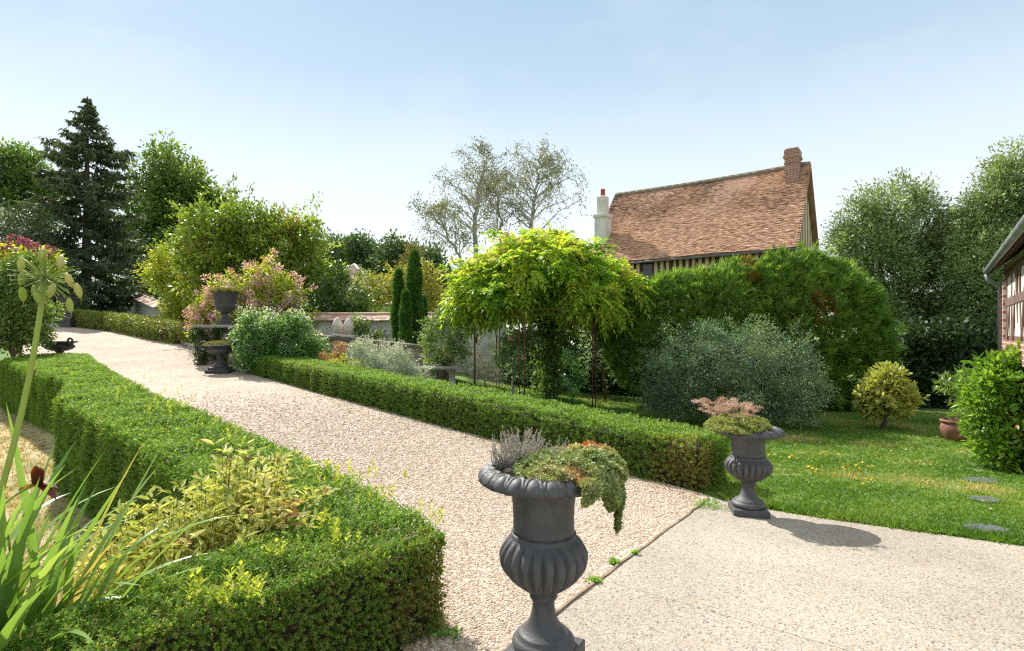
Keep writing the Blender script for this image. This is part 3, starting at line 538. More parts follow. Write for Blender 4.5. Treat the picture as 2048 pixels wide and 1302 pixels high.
def mound(c, r, n):
    u = rdir(n); u[:, 2] = np.abs(u[:, 2])*1.0-.12; u = unit(u); P = np.array(c)+u*np.array(r)*(1+.10*lump(u*3, 1.6, 8)[:, None])-u*(R.uniform(0, 1, (n, 1))**2*.02); return P, u
P1, N1 = mound(U1+np.array([.07, -.03, .862]), (.20, .22, .055), 2600); P2, N2 = mound(U1+np.array([.21, -.06, .855]), (.155, .20, .10), 2600)
k = 4200; f = R.uniform(0, 1, k)**.8; tail = R.uniform(0, 1, k) < .34
aa = np.where(tail, -.16+R.normal(size=k)*.055*(1.25-f*.8), R.uniform(-1.15, .15, k)); hang = np.where(tail, .27*f, .115*f*np.clip(1.25-np.abs(aa+.45)*.9, .25, 1)*(1+.35*np.sin(aa*9))); rr = .332+.03*np.sin(f*3.0)+.018*lump(np.c_[aa*5, f*4, f*0], 1.5, 2)
P3 = U1+np.c_[rr*np.cos(aa), rr*np.sin(aa), .875-hang]; N3 = np.c_[np.cos(aa), np.sin(aa), np.full(k, .25)]
PA = np.concatenate([P1, P2, P3]); NA = np.concatenate([N1, N2, N3])
PA = up1(PA); sedum('sedum mat of green and reddish rosettes trailing over the near urn', U1+np.array([.1, 0, .86]), PA, NA, SED, .0155, [(up1(U1+np.array([.23, .05, .95])), np.array([.13, .15, .07]), .9), (up1(U1+np.array([.0, -.20, .89])), np.array([.13, .09, .06]), .5), (up1(U1+np.array([.16, -.25, .88])), np.array([.08, .08, .05]), .4)])
cores = MB(); 
P1, N1 = mound(U2+np.array([-.10, -.02, .86]), (.28, .25, .125), 3000); P1 = P1[P1[:, 0] < U2[0]+.15]; N1 = np.c_[P1-(U2+np.array([-.10, -.02, .80]))]; P1 = up2(P1)
sedum('pale green sedum cushion filling the far urn', U2+np.array([0, 0, .86]), P1, unit(N1), SED2, .014)
# dried lavender, near urn
GREYTW = leafmat('dry grey stem', [(0, (.22, .19, .18)), (.5, (.42, .38, .38)), (1, (.60, .55, .56))], .2, .7)
def dry_tuft(name, label, cat, base, n, h, spread, mat, heads=None, per=34, hl=.006, lean=(0, 0)):
    t = thing(name, label, cat, base); mb = MB(); Q = []; H = []
    for _ in range(n):
        a = R.uniform(0, 6.28); ro = spread*math.sqrt(R.uniform(0, 1)); b = np.array(base)+np.array([ro*math.cos(a), ro*math.sin(a), 0]); hh = h*R.uniform(.35, 1)
        tip = b+np.array([math.cos(a)*ro*.6+R.normal()*.02+lean[0]*hh, math.sin(a)*ro*.6+R.normal()*.02+lean[1]*hh, hh]); s_ = np.linspace(0, 1, 5)[:, None]; q = b+(tip-b)*s_+np.array([R.normal()*.012, R.normal()*.012, 0])*np.sin(s_*3.14)
        mb.tube(q, np.linspace(.0016, .0009, 5), 3, cap=False); H.append(tip)
        m_ = per; f = R.uniform(.15, 1, m_); pos = b+(tip-b)*f[:, None]; D = rdir(m_)*.8+Z3; Q.append(leafq(pos, D, rdir(m_), hl*R.uniform(.6, 1.5, m_), hl*.4))
    mb.build('stems', mat, t); q = np.concatenate(Q); quads('foliage', q, R.uniform(0, 1, len(q)), mat, t); return t, np.array(H)
dry_tuft('lavender', 'dried grey lavender tuft at the back left of the near urn', 'lavender', up1(U1+np.array([-.115, .06, .86])), 80, .17, .085, GREYTW, per=46, hl=.011)
dry_tuft('lavender', 'thin dried lavender spikes at the very left rim of the near urn', 'lavender', up1(U1+np.array([-.225, .02, .855])), 16, .165, .03, GREYTW, per=34, hl=.009)
dry_tuft('lavender', 'small grey lavender sprig in the middle of the near urn sedum', 'lavender', up1(U1+np.array([.075, .02, .905])), 22, .08, .045, GREYTW, per=26, hl=.008)
PINKDRY = leafmat('faded pink sedum flower', [(0, (.30, .17, .13)), (.5, (.52, .34, .28)), (1, (.68, .52, .45))], .2, .7)
t, H = dry_tuft('sedum_flowers', 'faded pink sedum flower heads standing behind the far urn cushion', 'flowers', up2(U2+np.array([-.12, .10, .93])), 70, .17, .19, PINKDRY, per=3, hl=.008, lean=(-.2, 0))
n = 70; P = np.repeat(H, n, 0)+R.normal(size=(len(H)*n, 3))*np.array([.017, .017, .007]); quads('flower_heads', leafq(P, rdir(len(P))+Z3*.6, rdir(len(P)), .012, .009), rn(np.repeat(np.arange(len(H)), n), len(H)), PINKDRY, t)

def tazza(label, loc, rotz, moss=True):
    """low wide bowl urn on a stepped square foot, scroll handles at both sides"""
    t = thing('handled_urn', label, 'urn', loc, 'low handled urns flanking the drive', rotz)
    mb = MB(); mb.box(-.27, .27, -.27, .27, 0, .075, bev=.008); mb.box(-.215, .215, -.215, .215, .0745, .13, bev=.008); mb.build('plinth', IRON2, t, True)
    mb = MB(); mb.lathe([(.18,.129),(.19,.15),(.165,.19),(.11,.24),(.075,.30),(.065,.36),(.075,.40),(.1,.415),(.08,.43)], 36); mb.build('foot', IRON2, t, True)
    mb = MB(); mb.lathe([(.07,.425),(.16,.44),(.25,.475),(.30,.52),(.315,.555),(.285,.585),(.27,.60),(.30,.63),(.36,.645),(.375,.665),(.36,.685),(.33,.68),(.31,.665)], 80, gadroon(26, .06, .44, .56)); mb.build('bowl', IRON2, t, True)
    for sg in (-1, 1):
        a = np.linspace(-2.5, 3.4, 22); q = np.c_[sg*(.40+.105*np.cos(a)*np.linspace(1, .8, 22)), 0*a, .665+.105*np.sin(a)*np.linspace(1, .85, 22)]; q = np.vstack([[sg*.27, 0, .54], q]); mb = MB(); mb.tube(q, .024, 7); mb.build('handle', IRON2, t, True)
    mb = MB(); mb.lathe([(.31,.663),(.2,.67),(.02,.675)], 20); mb.build('soil', SOIL, t, True); return t
MOSS = leafmat('moss', [(0, (.14, .15, .03)), (.5, (.30, .27, .05)), (1, (.46, .36, .09))], .2, .7)
TA = at(441, 745, 13.4); TA[2] = g1(TA[0], TA[1])+.02; TB = np.array([-11.15, 13.35, .60]); TB = at(119, 745, 13.6); TB[2] = g1(TB[0], TB[1])+.02
tazza('dark handled bowl urn on stepped foot, thick moss on top, beside the ivy pedestal', TA, math.radians(8)); tazza('dark handled bowl urn half hidden behind the left hedge end, bare twigs in it', TB, math.radians(-20))
P, N = mound(TA+np.array([-.03, 0, .66]), (.34, .30, .10), 2200); q, i = sprigs(P, N, .022, 6, length=1.2); t = thing('moss', 'cushion of yellow moss on the handled urn beside the pedestal', 'moss', TA+np.array([0, 0, .66])); quads('foliage', q, rn(i, len(P), P, 5), MOSS, t)
# pedestal with the campana urn
PB = at(437, 722, 15.0); PB[2] = g1(PB[0], PB[1])-.05; zt = CAMZ+.013*15
t = thing('stone_pedestal', 'square brick and stone pedestal overgrown with ivy beside the drive', 'pedestal', PB)
mb = MB(); mb.obox((PB[0], PB[1], (PB[2]+zt-.08)/2), (.42, .1, 0), (-.1, .42, 0), (0, 0, (zt-.08-PB[2])/2)); mb.build('shaft', cells('rubble', [(0, (.16, .09, .07)), (.5, (.32, .24, .19)), (1, (.46, .38, .31))], 9, .9, .7, .02, None, (1, 1, 1.5), ((.36, .31, .25), .08)), t)
mb = MB(); mb.obox((PB[0], PB[1], zt-.04), (.49, .117, 0), (-.117, .49, 0), (0, 0, .04), bev=.015); mb.build('cap', STONE, t)
IVY = leafmat('ivy', [(0, (.02, .05, .012)), (.6, (.05, .10, .02)), (1, (.10, .16, .04))], .3, .35)
n = 420; u = R.uniform(-1, 1, (n, 2)); fc = R.integers(0, 2, n); P = np.where(fc[:, None] == 0, np.c_[u[:, 0]*.44, np.full(n, -.44), u[:, 1]], np.c_[np.full(n, -.44), u[:, 0]*.44, u[:, 1]]); P[:, 2] = zt-.1+np.minimum(P[:, 2], .9)*.0-(1-u[:, 1])*.5*(zt-.1-PB[2])*.95
keep = lump(np.c_[P[:, :2]*3, P[:, 2]], 2.2, 3) > -.25; P = P[keep]; O = np.where(fc[keep][:, None] == 0, [[.23, -.97, 0]], [[-.97, -.23, 0]]); P = np.c_[PB[0]+P[:, 0]*.973-P[:, 1]*.23, PB[1]+P[:, 0]*.23+P[:, 1]*.973, P[:, 2]]
q, i = clumps(P+O*.03, .07, 9, .06, .8, -.2, O, flat=.2); tt = thing('ivy', 'dark ivy creeping over the stone pedestal', 'ivy', PB); quads('foliage', q, rn(i, len(P)), IVY, tt)
CU = np.array([at(450, 0, 15.0)[0], 15.0, zt])
t = thing('campana_urn', 'dark bell shaped urn standing on the ivy covered pedestal', 'urn', CU)
mb = MB(); mb.box(-.17, .17, -.17, .17, 0, .07, bev=.008); mb.build('plinth', IRON2, t, True)
mb = MB(); mb.lathe([(.14,.0695),(.15,.1),(.13,.14),(.09,.2),(.075,.28),(.085,.31),(.105,.325),(.09,.345)], 32); mb.build('foot', IRON2, t, True)
mb = MB(); mb.lathe([(.08,.34),(.16,.37),(.225,.43),(.245,.48),(.255,.5),(.245,.52),(.26,.62),(.285,.76),(.31,.86),(.345,.90),(.35,.93),(.33,.945),(.31,.93),(.30,.90)], 48); mb.build('bowl', IRON2, t, True)
P, N = mound(CU+np.array([0, 0, .92]), (.33, .33, .085), 1300); q, i = sprigs(P, N, .03, 6, length=1.3); t = thing('grassy_plant', 'low mossy grass tuft filling the bell shaped urn', 'plant', CU+np.array([0, 0, .92])); quads('foliage', q, rn(i, len(P), P, 5), MOSS, t)
# small urn far off behind the agapanthus
FU = np.array([at(138, 0, 24.5)[0], 24.5, CAMZ+(HZ-628)/F*24.5]); gzv = g1(FU[0], FU[1])
t = thing('campana_urn', 'small dark urn far off against the spruce, beyond the top of the drive', 'urn', FU)
mb = MB(); mb.lathe([(.19,0),(.2,.06),(.12,.12),(.09,.22),(.11,.27),(.2,.33),(.30,.42),(.32,.5),(.33,.6),(.40,.70),(.42,.74),(.38,.75),(.3,.72)], 32); mb.build('bowl', IRON2, t, True)
mb = MB(); mb.box(-.25, .25, -.25, .25, gzv-FU[2]-.1, -.002, bev=.01); mb.build('plinth', IRON2, t, True)

# ------------------------------------------------------------------ half timbered house beyond the tall hedge
hd = np.array([-.807, .591]); hp = np.array([.591, .807])          # along the eave (away to the left) and across the house
E0 = at(1593, 0, 18.0)[:2]; HL, HW = 7.85, 5.54
ze, zr = CAMZ+172/F*18, 7.80; gzh = -.7
def H(u, v, z): return np.array([*(E0+hd*u+hp*v), z])
t = thing('half_timbered_house', 'half timbered house with steep old clay tile roof behind the tall hedge', 'house', H(HL/2, HW/2, gzh))
def hbox(mb, u0, u1, v0, v1, z0, z1, rnd=.5, bev=0): mb.obox(H((u0+u1)/2, (v0+v1)/2, (z0+z1)/2), np.array([*hd, 0])*(u1-u0)/2, np.array([*hp, 0])*(v1-v0)/2, (0, 0, (z1-z0)/2), rnd, bev)
mb = MB(); hbox(mb, .12, HL-.12, .30, HW-.30, gzh, ze+.12)
for u in (.12, HL-.12): 
    a, b, c = H(u, .30, ze+.1), H(u, HW-.3, ze+.1), H(u, HW/2, zr-.28); k = .1 if u < 1 else -.1; w = np.array([*hd, 0])*k
    mb.add([a, b, c, a+w, b+w, c+w], [(0, 1, 2), (5, 4, 3), (0, 2, 5, 3), (1, 4, 5, 2)])
mb.build('wall', PLASTER, t)
mb = MB()
k = 0
for u in np.arange(.2, HL-.15, .245):
    w = .05 if k % 7 != 3 else .075; hbox(mb, u-w+R.normal()*.008, u+w, .272, .31, ze-1.6, ze+.02); k += 1
hbox(mb, .1, HL-.1, .262, .30, ze-1.75, ze-1.58)
for v in np.arange(.4, HW-.3, .42):
    h_ = ze+.1+(zr-ze-.45)*(1-abs(v-HW/2)/(HW/2)); hbox(mb, .112, .1195, v-.05, v+.05, gzh+1.5, h_)
hbox(mb, .108, .119, .3, HW-.3, ze-.08, ze+.08); hbox(mb, .108, .118, .3, HW-.3, gzh+1.4, gzh+1.6)
mb.build('timber_frame', TIMBER, t)
wf = MB(); hbox(wf, 5.05, 5.55, .255, .29, ze-1.2, ze-.1); w_ = wf.build('window', TIMBER, t); wp = MB(); hbox(wp, 5.12, 5.48, .245, .254, ze-1.1, ze-.16); wp.build('pane', surf('dark glass', [(.3, (.015, .017, .02)), (.7, (.03, .035, .04))], 3, .15, 0, spec=.6), w_)
# roof: tiles laid course by course on both slopes
sl = math.hypot(HW/2, zr-ze); tl = MB(); nrow, tw = 74, .150
def slope(u, s, side, lift):
    v = s/sl*HW/2; z = ze+(zr-ze)*s/sl; sag = -.05*math.sin(math.pi*u/HL)*(s/sl) - .02*math.sin(u*1.7+s)
    nrm = np.array([*(-hp*(zr-ze)/sl), HW/2/sl]) if side == 0 else np.array([*(hp*(zr-ze)/sl), HW/2/sl])
    return H(u, v if side == 0 else HW-v, z+sag)+nrm*lift
for side in (0, 1):
    for r in range(nrow if side == 0 else 20):
        ex = sl/(nrow if side == 0 else 20); s0 = r*ex-.05; s1 = s0+ex*1.5
        for c in range(int(HL/tw)+1):
            u0 = c*tw+(r % 2)*tw/2-.06+R.normal()*.006; u1 = min(u0+tw*.97, HL+.06)
            if u0 > HL: continue
            j = R.normal()*.006; l0 = .035+R.uniform(0, .016); st = lump(np.array([[u0*.8, s0*1.3, side]]), 1.5, 7)[0]
            dark = .45*max(0, lump(np.array([[u0*.5, s0*.8, 3.]]), 1.3, 12)[0]+.05)+ (.40 if s0 > sl*.93 and R.uniform() < .5 else 0) + sum(am*R.uniform(.3, 1)*math.exp(-((u0-pu)/ru)**2-((s0-ps)/rs)**2) for pu, ps, ru, rs, am in ((5.7, sl*.90, 1.0, .45, .5), (3.9, sl*.97, 1.1, .30, .45), (7.4, sl*.45, .35, .9, .45), (6.6, sl*.72, .5, .4, .3)))
            q = [slope(u0, s0+j, side, l0), slope(u1, s0+j+R.normal()*.004, side, l0+R.normal()*.004), slope(u1, s1, side, .004), slope(u0, s1, side, .004)]
            lo = [slope(u0, s0+j, side, l0-.022), slope(u1, s0+j, side, l0-.022)]
            tl.add(q+lo, [(0, 1, 2, 3), (4, 5, 1, 0)] if side else [(3, 2, 1, 0), (0, 1, 5, 4)], float(np.clip(.60+.125*R.normal()+.06*st-dark*.8, .02, 1)))
for side in (0, 1): tl.add([slope(-.08, -.05, side, -.005), slope(HL+.08, -.05, side, -.005), slope(HL+.08, sl, side, -.005), slope(-.08, sl, side, -.005), slope(-.08, -.05, side, -.06), slope(HL+.08, -.05, side, -.06), slope(HL+.08, sl, side, -.06), slope(-.08, sl, side, -.06)], [(0, 1, 2, 3), (7, 6, 5, 4), (4, 5, 1, 0), (0, 3, 7, 4), (1, 5, 6, 2)], .3)
rf = tl.build('roof', TILE, t)
mb = MB()
for c in range(24):
    u0 = c*HL/24-.05; q = [H(u, HW/2, zr+.03-.05*math.sin(math.pi*u/HL)+ (.02 if k_ else 0)) for k_, u in ((0, u0), (1, u0+HL/24+.03))]; mb.tube(q, [.085, .105], 10)
mb.build('ridge', LICHEN, rf)
mb = MB(); mb.tube([slope(-.1, -.12, 0, -.03), slope(HL+.1, -.12, 0, -.03)], .042, 10); mb.build('gutter', surf('dark zinc', [(.3, (.09, .09, .10)), (.7, (.17, .17, .18))], 6, .6, .1), rf)
# brick chimney by the right gable, white chimney low on the left
mb = MB()
def brickbox(mb, u0, u1, v0, v1, z0, z1):
    cs = [(u0, v0), (u1, v0), (u1, v1), (u0, v1)]
    for i in range(4):
        (ua, va), (ub, vb) = cs[i], cs[(i+1) % 4]; L = abs(ub-ua)+abs(vb-va); mb.add([H(ua, va, z0), H(ub, vb, z0), H(ub, vb, z1), H(ua, va, z1)], [(3, 2, 1, 0)], .5, uv=[(0, z0, 0), (L, z0, 0), (L, z1, 0), (0, z1, 0)])
    mb.add([H(*c, z1) for c in cs], [(3, 2, 1, 0)], .5, uv=[(0, z1, 0)]*4); mb.add([H(*c, z0) for c in cs], [(0, 1, 2, 3)], .5, uv=[(0, z0, 0)]*4)
brickbox(mb, .26, .72, HW/2-.60, HW/2+.04, zr-.95, zr+.22); brickbox(mb, .24, .74, HW/2-.62, HW/2+.06, zr+.0, zr+.05); brickbox(mb, .21, .77, HW/2-.65, HW/2+.09, zr+.22, zr+.30); brickbox(mb, .24, .74, HW/2-.62, HW/2+.06, zr+.30, zr+.52); brickbox(mb, .28, .70, HW/2-.58, HW/2+.02, zr+.52, zr+.57)
mb.build('chimney', BRICK, rf, uv=True)
mb = MB(); hbox(mb, HL-.55, HL-.02, .62, 1.15, ze+.4, ze+2.02, bev=.01); hbox(mb, HL-.60, HL+.03, .57, 1.20, ze+2.02, ze+2.17, bev=.02); hbox(mb, HL-.47, HL-.10, .70, 1.07, ze+2.17, ze+2.95, bev=.03)
ch = mb.build('chimney', WHITE, rf); mb = MB(); mb.lathe([(.115, 0), (.12, .02), (.10, .06), (.095, .26), (.11, .28), (.09, .30), (.05, .33)], 16, c=H(HL-.285, .885, ze+2.95)); mb.build('chimney_pot', surf('red clay', [(.3, (.26, .07, .045)), (.7, (.36, .11, .07))], 6, .8, .2), ch)

# ------------------------------------------------------------------ half timbered building at the right edge
C0 = at(2007, 0, 9.0)[:2]; wd = np.array([-.62, -.785]); wn_ = np.array([-.785, .62]); gB = -.45
def B(u, v, z): return np.array([*(C0+wd*u-wn_*v), z])
t = thing('timbered_building', 'half timbered building with brick base and zinc gutter at the right edge', 'building', B(2, 2, gB))
def bbox(mb, u0, u1, v0, v1, z0, z1, rnd=.5, bev=0): mb.obox(B((u0+u1)/2, (v0+v1)/2, (z0+z1)/2), np.array([*wd, 0])*(u1-u0)/2, np.array([*-wn_, 0])*(v1-v0)/2, (0, 0, (z1-z0)/2), rnd, bev)
mb = MB(); bbox(mb, .02, 6.2, .02, 4, gB, 2.62)
for u in (.02, 6.1): mb.add([B(u, .02, 2.6), B(u, 4, 2.6), B(u, 2.02, 4.38), B(u+.1, .02, 2.6), B(u+.1, 4, 2.6), B(u+.1, 2.02, 4.38)], [(0, 1, 2), (5, 4, 3), (0, 2, 5, 3), (1, 4, 5, 2)])
mb.build('wall', WHITE, t)
mb = MB(); mb.wallquad(B(-.02, .005, 0)[:2], B(6.2, .005, 0)[:2], 1.10, 1.40, .05); mb.wallquad(B(-.02, .005, 0)[:2], B(.20, .005, 0)[:2], 1.40, 2.45, .045); mb.wallquad(B(0, .0, 0)[:2], B(0, 4, 0)[:2], 1.1, 2.6, .05); mb.build('brickwork', BRICK, t, uv=True)
mb = MB()
for k, u in enumerate(np.arange(.36, 6.1, .36)): mb.obox(B(u, .018, 1.93), np.array([*wd, 0])*.06+np.array([0, 0, .003]), np.array([*wn_, 0])*.008, (R.normal()*.02, 0, .52))
bbox(mb, .2, 6.2, .005, .04, 1.94, 2.06); bbox(mb, .2, 6.2, .003, .04, 2.40, 2.52); bbox(mb, .2, 6.2, .003, .04, 1.402, 1.47)
mb.build('timber_frame', TIMBER2, t)
mb = MB(); rz = 2.58
def Bslab(mb, u0, u1, v0, z0, v1, z1, th):
    P = [B(u0, v0, z0), B(u1, v0, z0), B(u1, v1, z1), B(u0, v1, z1)]; mb.add(P+[p-np.array([0, 0, th]) for p in P], [(0, 1, 2, 3), (7, 6, 5, 4), (0, 4, 5, 1), (1, 5, 6, 2), (2, 6, 7, 3), (3, 7, 4, 0)])
Bslab(mb, -.08, 6.4, -.17, rz, 2.02, rz+1.9, .07); Bslab(mb, -.12, 6.4, 4.26, rz, 2.02, rz+1.9, .07)
mb.build('roof', surf('brown roof board', [(.3, (.07, .035, .025)), (.7, (.17, .09, .06))], 8, .9, .4, 30), t)
mb = MB(); mb.tube([B(-.10, -.21, rz-.02), B(6.4, -.21, rz-.02)], .046, 12); mb.tube([B(-.05, -.21, rz-.07), B(-.05, -.19, rz-.18), B(-.05, -.04, rz-.28), B(-.05, -.03, 0)], .035, 8); mb.build('gutter', ZINC, t)

# ------------------------------------------------------------------ garden walls
def wall_line(a, b, n, z0f, z1f, th, mat, cop, t, cw=.32):
    a = np.array(a); b = np.array(b); mb = MB(); mb.wallquad(a, b, z0f, z1f, th); mb.build('wall', mat, t)
    L = np.linalg.norm(b-a); dd = unit(b-a); nr = np.array([-dd[1], dd[0]]); mb = MB(); za, zb = z1f
    k = int(L/.20)
    for i in range(k):
        f = (i+.5)/k; c = a+(b-a)*f; z = za+(zb-za)*f+.0025
        for sg in (-1, 1):
            for (o_, zz) in ((cw*.62, z), (cw*.28, z+.075)):
                ce = np.array([*(c+nr*sg*o_), zz+.055+R.normal()*.005]); mb.obox(ce, np.array([*dd, (zb-za)/L])*(L/k*.49), np.array([*(nr*sg*cw*.40), -.075]), np.array([*(nr*sg*.006), .014]), R.uniform(.1, 1))
    mb.tube([(*a, za+.20), (*b, zb+.20)], .06, 8, .5); mb.build('coping', cop, t)
A_, B_ = at(622, 0, 18.2)[:2], at(1010, 0, 16.6)[:2]; A_ = at(560, 0, 18.4)[:2]
t = thing('garden_wall', 'flint garden wall with pink tile coping behind the cypresses', 'wall', (*A_, g1(*A_)))
wall_line(A_, B_, 1, (g1(*A_)-.1, g1(*B_)-.1), (CAMZ+(664-640)/F*18.4, CAMZ+(664-641)/F*16.6), .34, FLINT, TILE2, t)
A_, B_ = at(262, 0, 37)[:2], at(330, 0, 27)[:2]
t = thing('garden_wall', 'grey boundary wall with tile coping stepping down the slope below the spruce', 'wall', (*B_, g1(*B_)))
wall_line(A_, B_, 1, (g1(*A_)-.3, g1(*B_)-.3), (CAMZ+(664-588)/F*37, CAMZ+(664-615)/F*27), .4, FLINT, TILE2, t, .5)
# low retaining wall with a dark stone cap and two pine cone finials
A_, B_ = at(628, 0, 15.2)[:2], at(905, 0, 14.2)[:2]; za, zb = CAMZ-4/F*15.2, CAMZ-32/F*14.2
t = thing('retaining_wall', 'low dark capped rubble wall behind the silver shrub', 'wall', (*A_, g1(*A_)))
mb = MB(); mb.wallquad(A_, B_, (g1(*A_)-.2, g1(*B_)-.2), (za-.09, zb-.09), .4); mb.build('wall', bpy.data.materials['rubble'], t); mb = MB(); mb.wallquad(A_, B_, (za-.0875, zb-.0875), (za, zb), .52); mb.build('cap', surf('dark cap stone', [(.3, (.09, .075, .06)), (.7, (.20, .17, .14))], 7, .9, .5, 40), t)
PALE = surf('pale terracotta', [(.3, (.55, .43, .38)), (.7, (.72, .62, .56))], 9, .85, .3)
for px, k in ((675, 0), (697, 1)):
    f = (px-628)/(905-628); Yc = 15.2-1.0*f; c = at(px, 0, Yc); c[2] = za+(zb-za)*f*.985; t = thing('pine_cone_finial', ('pale pine cone finial on the low wall, the left one of the pair', 'pale pine cone finial on the low wall, the right one nearer the cypresses')[k], 'finial', c, 'pine cone finials on the low wall')
    mb = MB(); mb.box(-.13, .13, -.13, .13, 0, .06, bev=.01); mb.build('base', PALE, t, True); mb = MB(); mb.lathe([(.09,.0595),(.07,.09),(.11,.11)], 20); mb.build('neck', PALE, t, True)
    def cone(r, z, i, a): return r*(1+.09*abs(math.sin(4.5*a+(i % 2)*1.57))), z
    mb = MB(); mb.lathe([(.05,.112)]+[(.128*math.sin(math.pi*(.16+.80*x))**.75, .112+.42*x) for x in np.linspace(0, 1, 18)], 40, cone); mb.build('cone', PALE, t, True)
# grey retaining kerb at the drive's top bend
mb = MB(); a, b = at(340, 0, 20.3)[:2], at(398, 0, 16.4)[:2]; mb.wallquad(a, b, (g1(*a)-.1, g1(*b)-.1), (g1(*a)+.16, g1(*b)+.22), .15); o = mb.build('kerb', STONE); o['label'] = 'grey stone kerb under the upper box hedge beside the pedestal'; o['category'] = 'kerb'
# stone bench
BP = at(872, 772, 13.0); BP[2] = g1(BP[0], BP[1]); t = thing('stone_bench', 'old stone garden bench on curved supports between the silver shrub and the pergola', 'bench', BP, None, math.radians(4))
mb = MB(); mb.box(-.62, .54, -.2, .2, .36, .43, bev=.02); mb.build('seat', STONE, t, True)
for x in (-.45, .38):
    mb = MB(); V = []; 
    for z, w in ((0, .17), (.05, .165), (.09, .12), (.18, .095), (.27, .11), (.3595, .18)):
        for i, j in ((-1, -1), (1, -1), (1, 1), (-1, 1)): V.append((x+i*w*.62, j*w, z))
    Fs = [(3, 2, 1, 0), (20, 21, 22, 23)]+[(k*4+i, k*4+(i+1) % 4, k*4+4+(i+1) % 4, k*4+4+i) for k in range(5) for i in range(4)]; mb.add(V, Fs); mb.build('leg', STONE, t, True)
# slate stepping stones in the lawn
SL = surf('slate', [(.3, (.06, .068, .075)), (.7, (.12, .135, .145))], 8, .7, .3)
for px, py, s, lb in ((1972, 1080, .19, 'slate stepping stone sunk in the grass nearest the patio'), (1972, 1001, .14, 'slate stepping stone half overgrown, middle of the lawn path'), (1962, 955, .17, 'slate stepping stone farthest from the patio by the leafy bush')):
    c = at(px, py, F*(CAMZ+.2)/(py-HZ)); c[2] = g1(c[0], c[1])+.004; mb = MB(); n = 9; a = np.arange(n)*2*math.pi/n; rr = s*R.uniform(.8, 1.1, n); V = [(c[0]+r_*math.cos(x)*1.1, c[1]+r_*math.sin(x)*.8, c[2]+h) for h in (-.05, .016) for r_, x in zip(rr*(1 if h < 0 else .97), a)]
    mb.add(V, [tuple(range(n, 2*n))]+[(i, (i+1) % n, n+(i+1) % n, n+i) for i in range(n)]); o = mb.build('stepping_stone', SL); o['label'] = lb; o['category'] = 'stepping stone'; o['group'] = 'slate stepping stones in the lawn'

# ------------------------------------------------------------------ trees and shrubs
FOL = 1.85
def G(name, dark, mid, light, extra=None, tr=.45, **k):
    dark, mid, light = (tuple(min(.62, c*FOL) for c in q) for q in (dark, mid, light)); return leafmat(name, [(0, dark), (.5, mid), (.9, light)]+([(1, extra)] if extra else []), tr, **k)
OAKM = G('olive green leaf', (.05, .078, .03), (.115, .155, .06), (.22, .29, .11), tr=.24, spec=.38, rough=.42)
MIDG = G('mid green leaf', (.03, .06, .017), (.075, .125, .032), (.16, .21, .06), rough=.36, spec=.5); BRIG = G('bright green leaf', (.05, .085, .016), (.12, .175, .03), (.23, .28, .055), (.24, .10, .05), rough=.36)
SHADELAUR = G('shade-darkened laurel leaf', (.008, .016, .007), (.016, .032, .011), (.035, .06, .018), tr=.25); YELG = G('yellow green leaf', (.09, .13, .02), (.20, .25, .035), (.36, .34, .05), (.42, .22, .05))  # first one: laurel leaf with the deep shade under the oaks put into its colour
ORNG = G('turning leaf', (.09, .15, .02), (.22, .26, .035), (.38, .30, .05), (.42, .17, .04)); FARG = G('distant leaf', (.03, .06, .025), (.065, .11, .04), (.12, .15, .05), tr=.25)
BLUE = G('blue green leaf', (.03, .055, .035), (.075, .12, .07), (.17, .23, .13), tr=.3); SILV = G('silver leaf', (.10, .13, .10), (.27, .31, .25), (.48, .51, .43), tr=.25)
WHIT = G('variegated leaf', (.03, .075, .025), (.07, .15, .04), (.14, .22, .07), (.24, .32, .15)); LAUR = G('glossy leaf', (.04, .09, .012), (.10, .19, .025), (.22, .30, .05), (.36, .20, .06), rough=.3, spec=.5)
CAME = G('yellowish glossy leaf', (.11, .13, .03), (.22, .235, .06), (.34, .335, .12), (.38, .22, .08), rough=.3, spec=.5); BIRM = G('birch leaf', (.05, .056, .034), (.105, .115, .058), (.19, .19, .09), tr=.3)
WISM = G('wisteria leaf', (.075, .145, .018), (.17, .27, .034), (.31, .36, .05), (.42, .38, .09), .58); THUJ = G('thuja spray', (.04, .085, .016), (.105, .185, .034), (.22, .31, .065), (.26, .12, .03), .4, rough=.5)
SPRM = G('spruce needle', (.022, .034, .02), (.05, .068, .036), (.11, .13, .06), tr=.25, rough=.6); CYPM = G('cypress', (.02, .055, .012), (.045, .10, .018), (.09, .16, .03), tr=.2)

# right hand trees
plant('holm_oak', 'tall grey green evergreen oak behind the tall hedge and the camellia', 'tree', 16.5, 1830, [(1790,425,62,55),(1835,470,72,66),(1735,495,62,62),(1790,545,88,70),(1860,590,80,78),(1790,660,84,80),(1880,680,66,64),(1722,440,38,36),(1755,610,60,60),(1860,520,48,44),(1850,735,70,48),(1780,740,50,44),(1700,480,36,30)], 1150, .38, 78, .10, OAKM, BARK, .26, shell=.5, seed=2, ratio=.42, twigs=90, rough=.45, shoots=(120, .55))
plant('holm_oak', 'evergreen oak rising behind the right hand building', 'tree', 15.0, 2010, [(2030,365,48,66),(1985,425,56,60),(1945,490,44,46),(2050,450,60,80),(1950,610,60,64),(1990,560,60,60),(1940,690,56,60),(2000,690,60,60),(1925,560,34,40),(2085,540,60,90)], 980, .36, 76, .095, OAKM, BARK, .25, shell=.5, seed=3, ratio=.42, twigs=80, rough=.45, shoots=(120, .6))
plant('ash_tree', 'bright green young tree between the two evergreen oaks', 'tree', 17.5, 1915, [(1925,455,36,32),(1905,490,34,30),(1940,510,36,30),(1890,530,28,28)], 110, .34, 40, .13, BRIG, BARK, .1, seed=4)
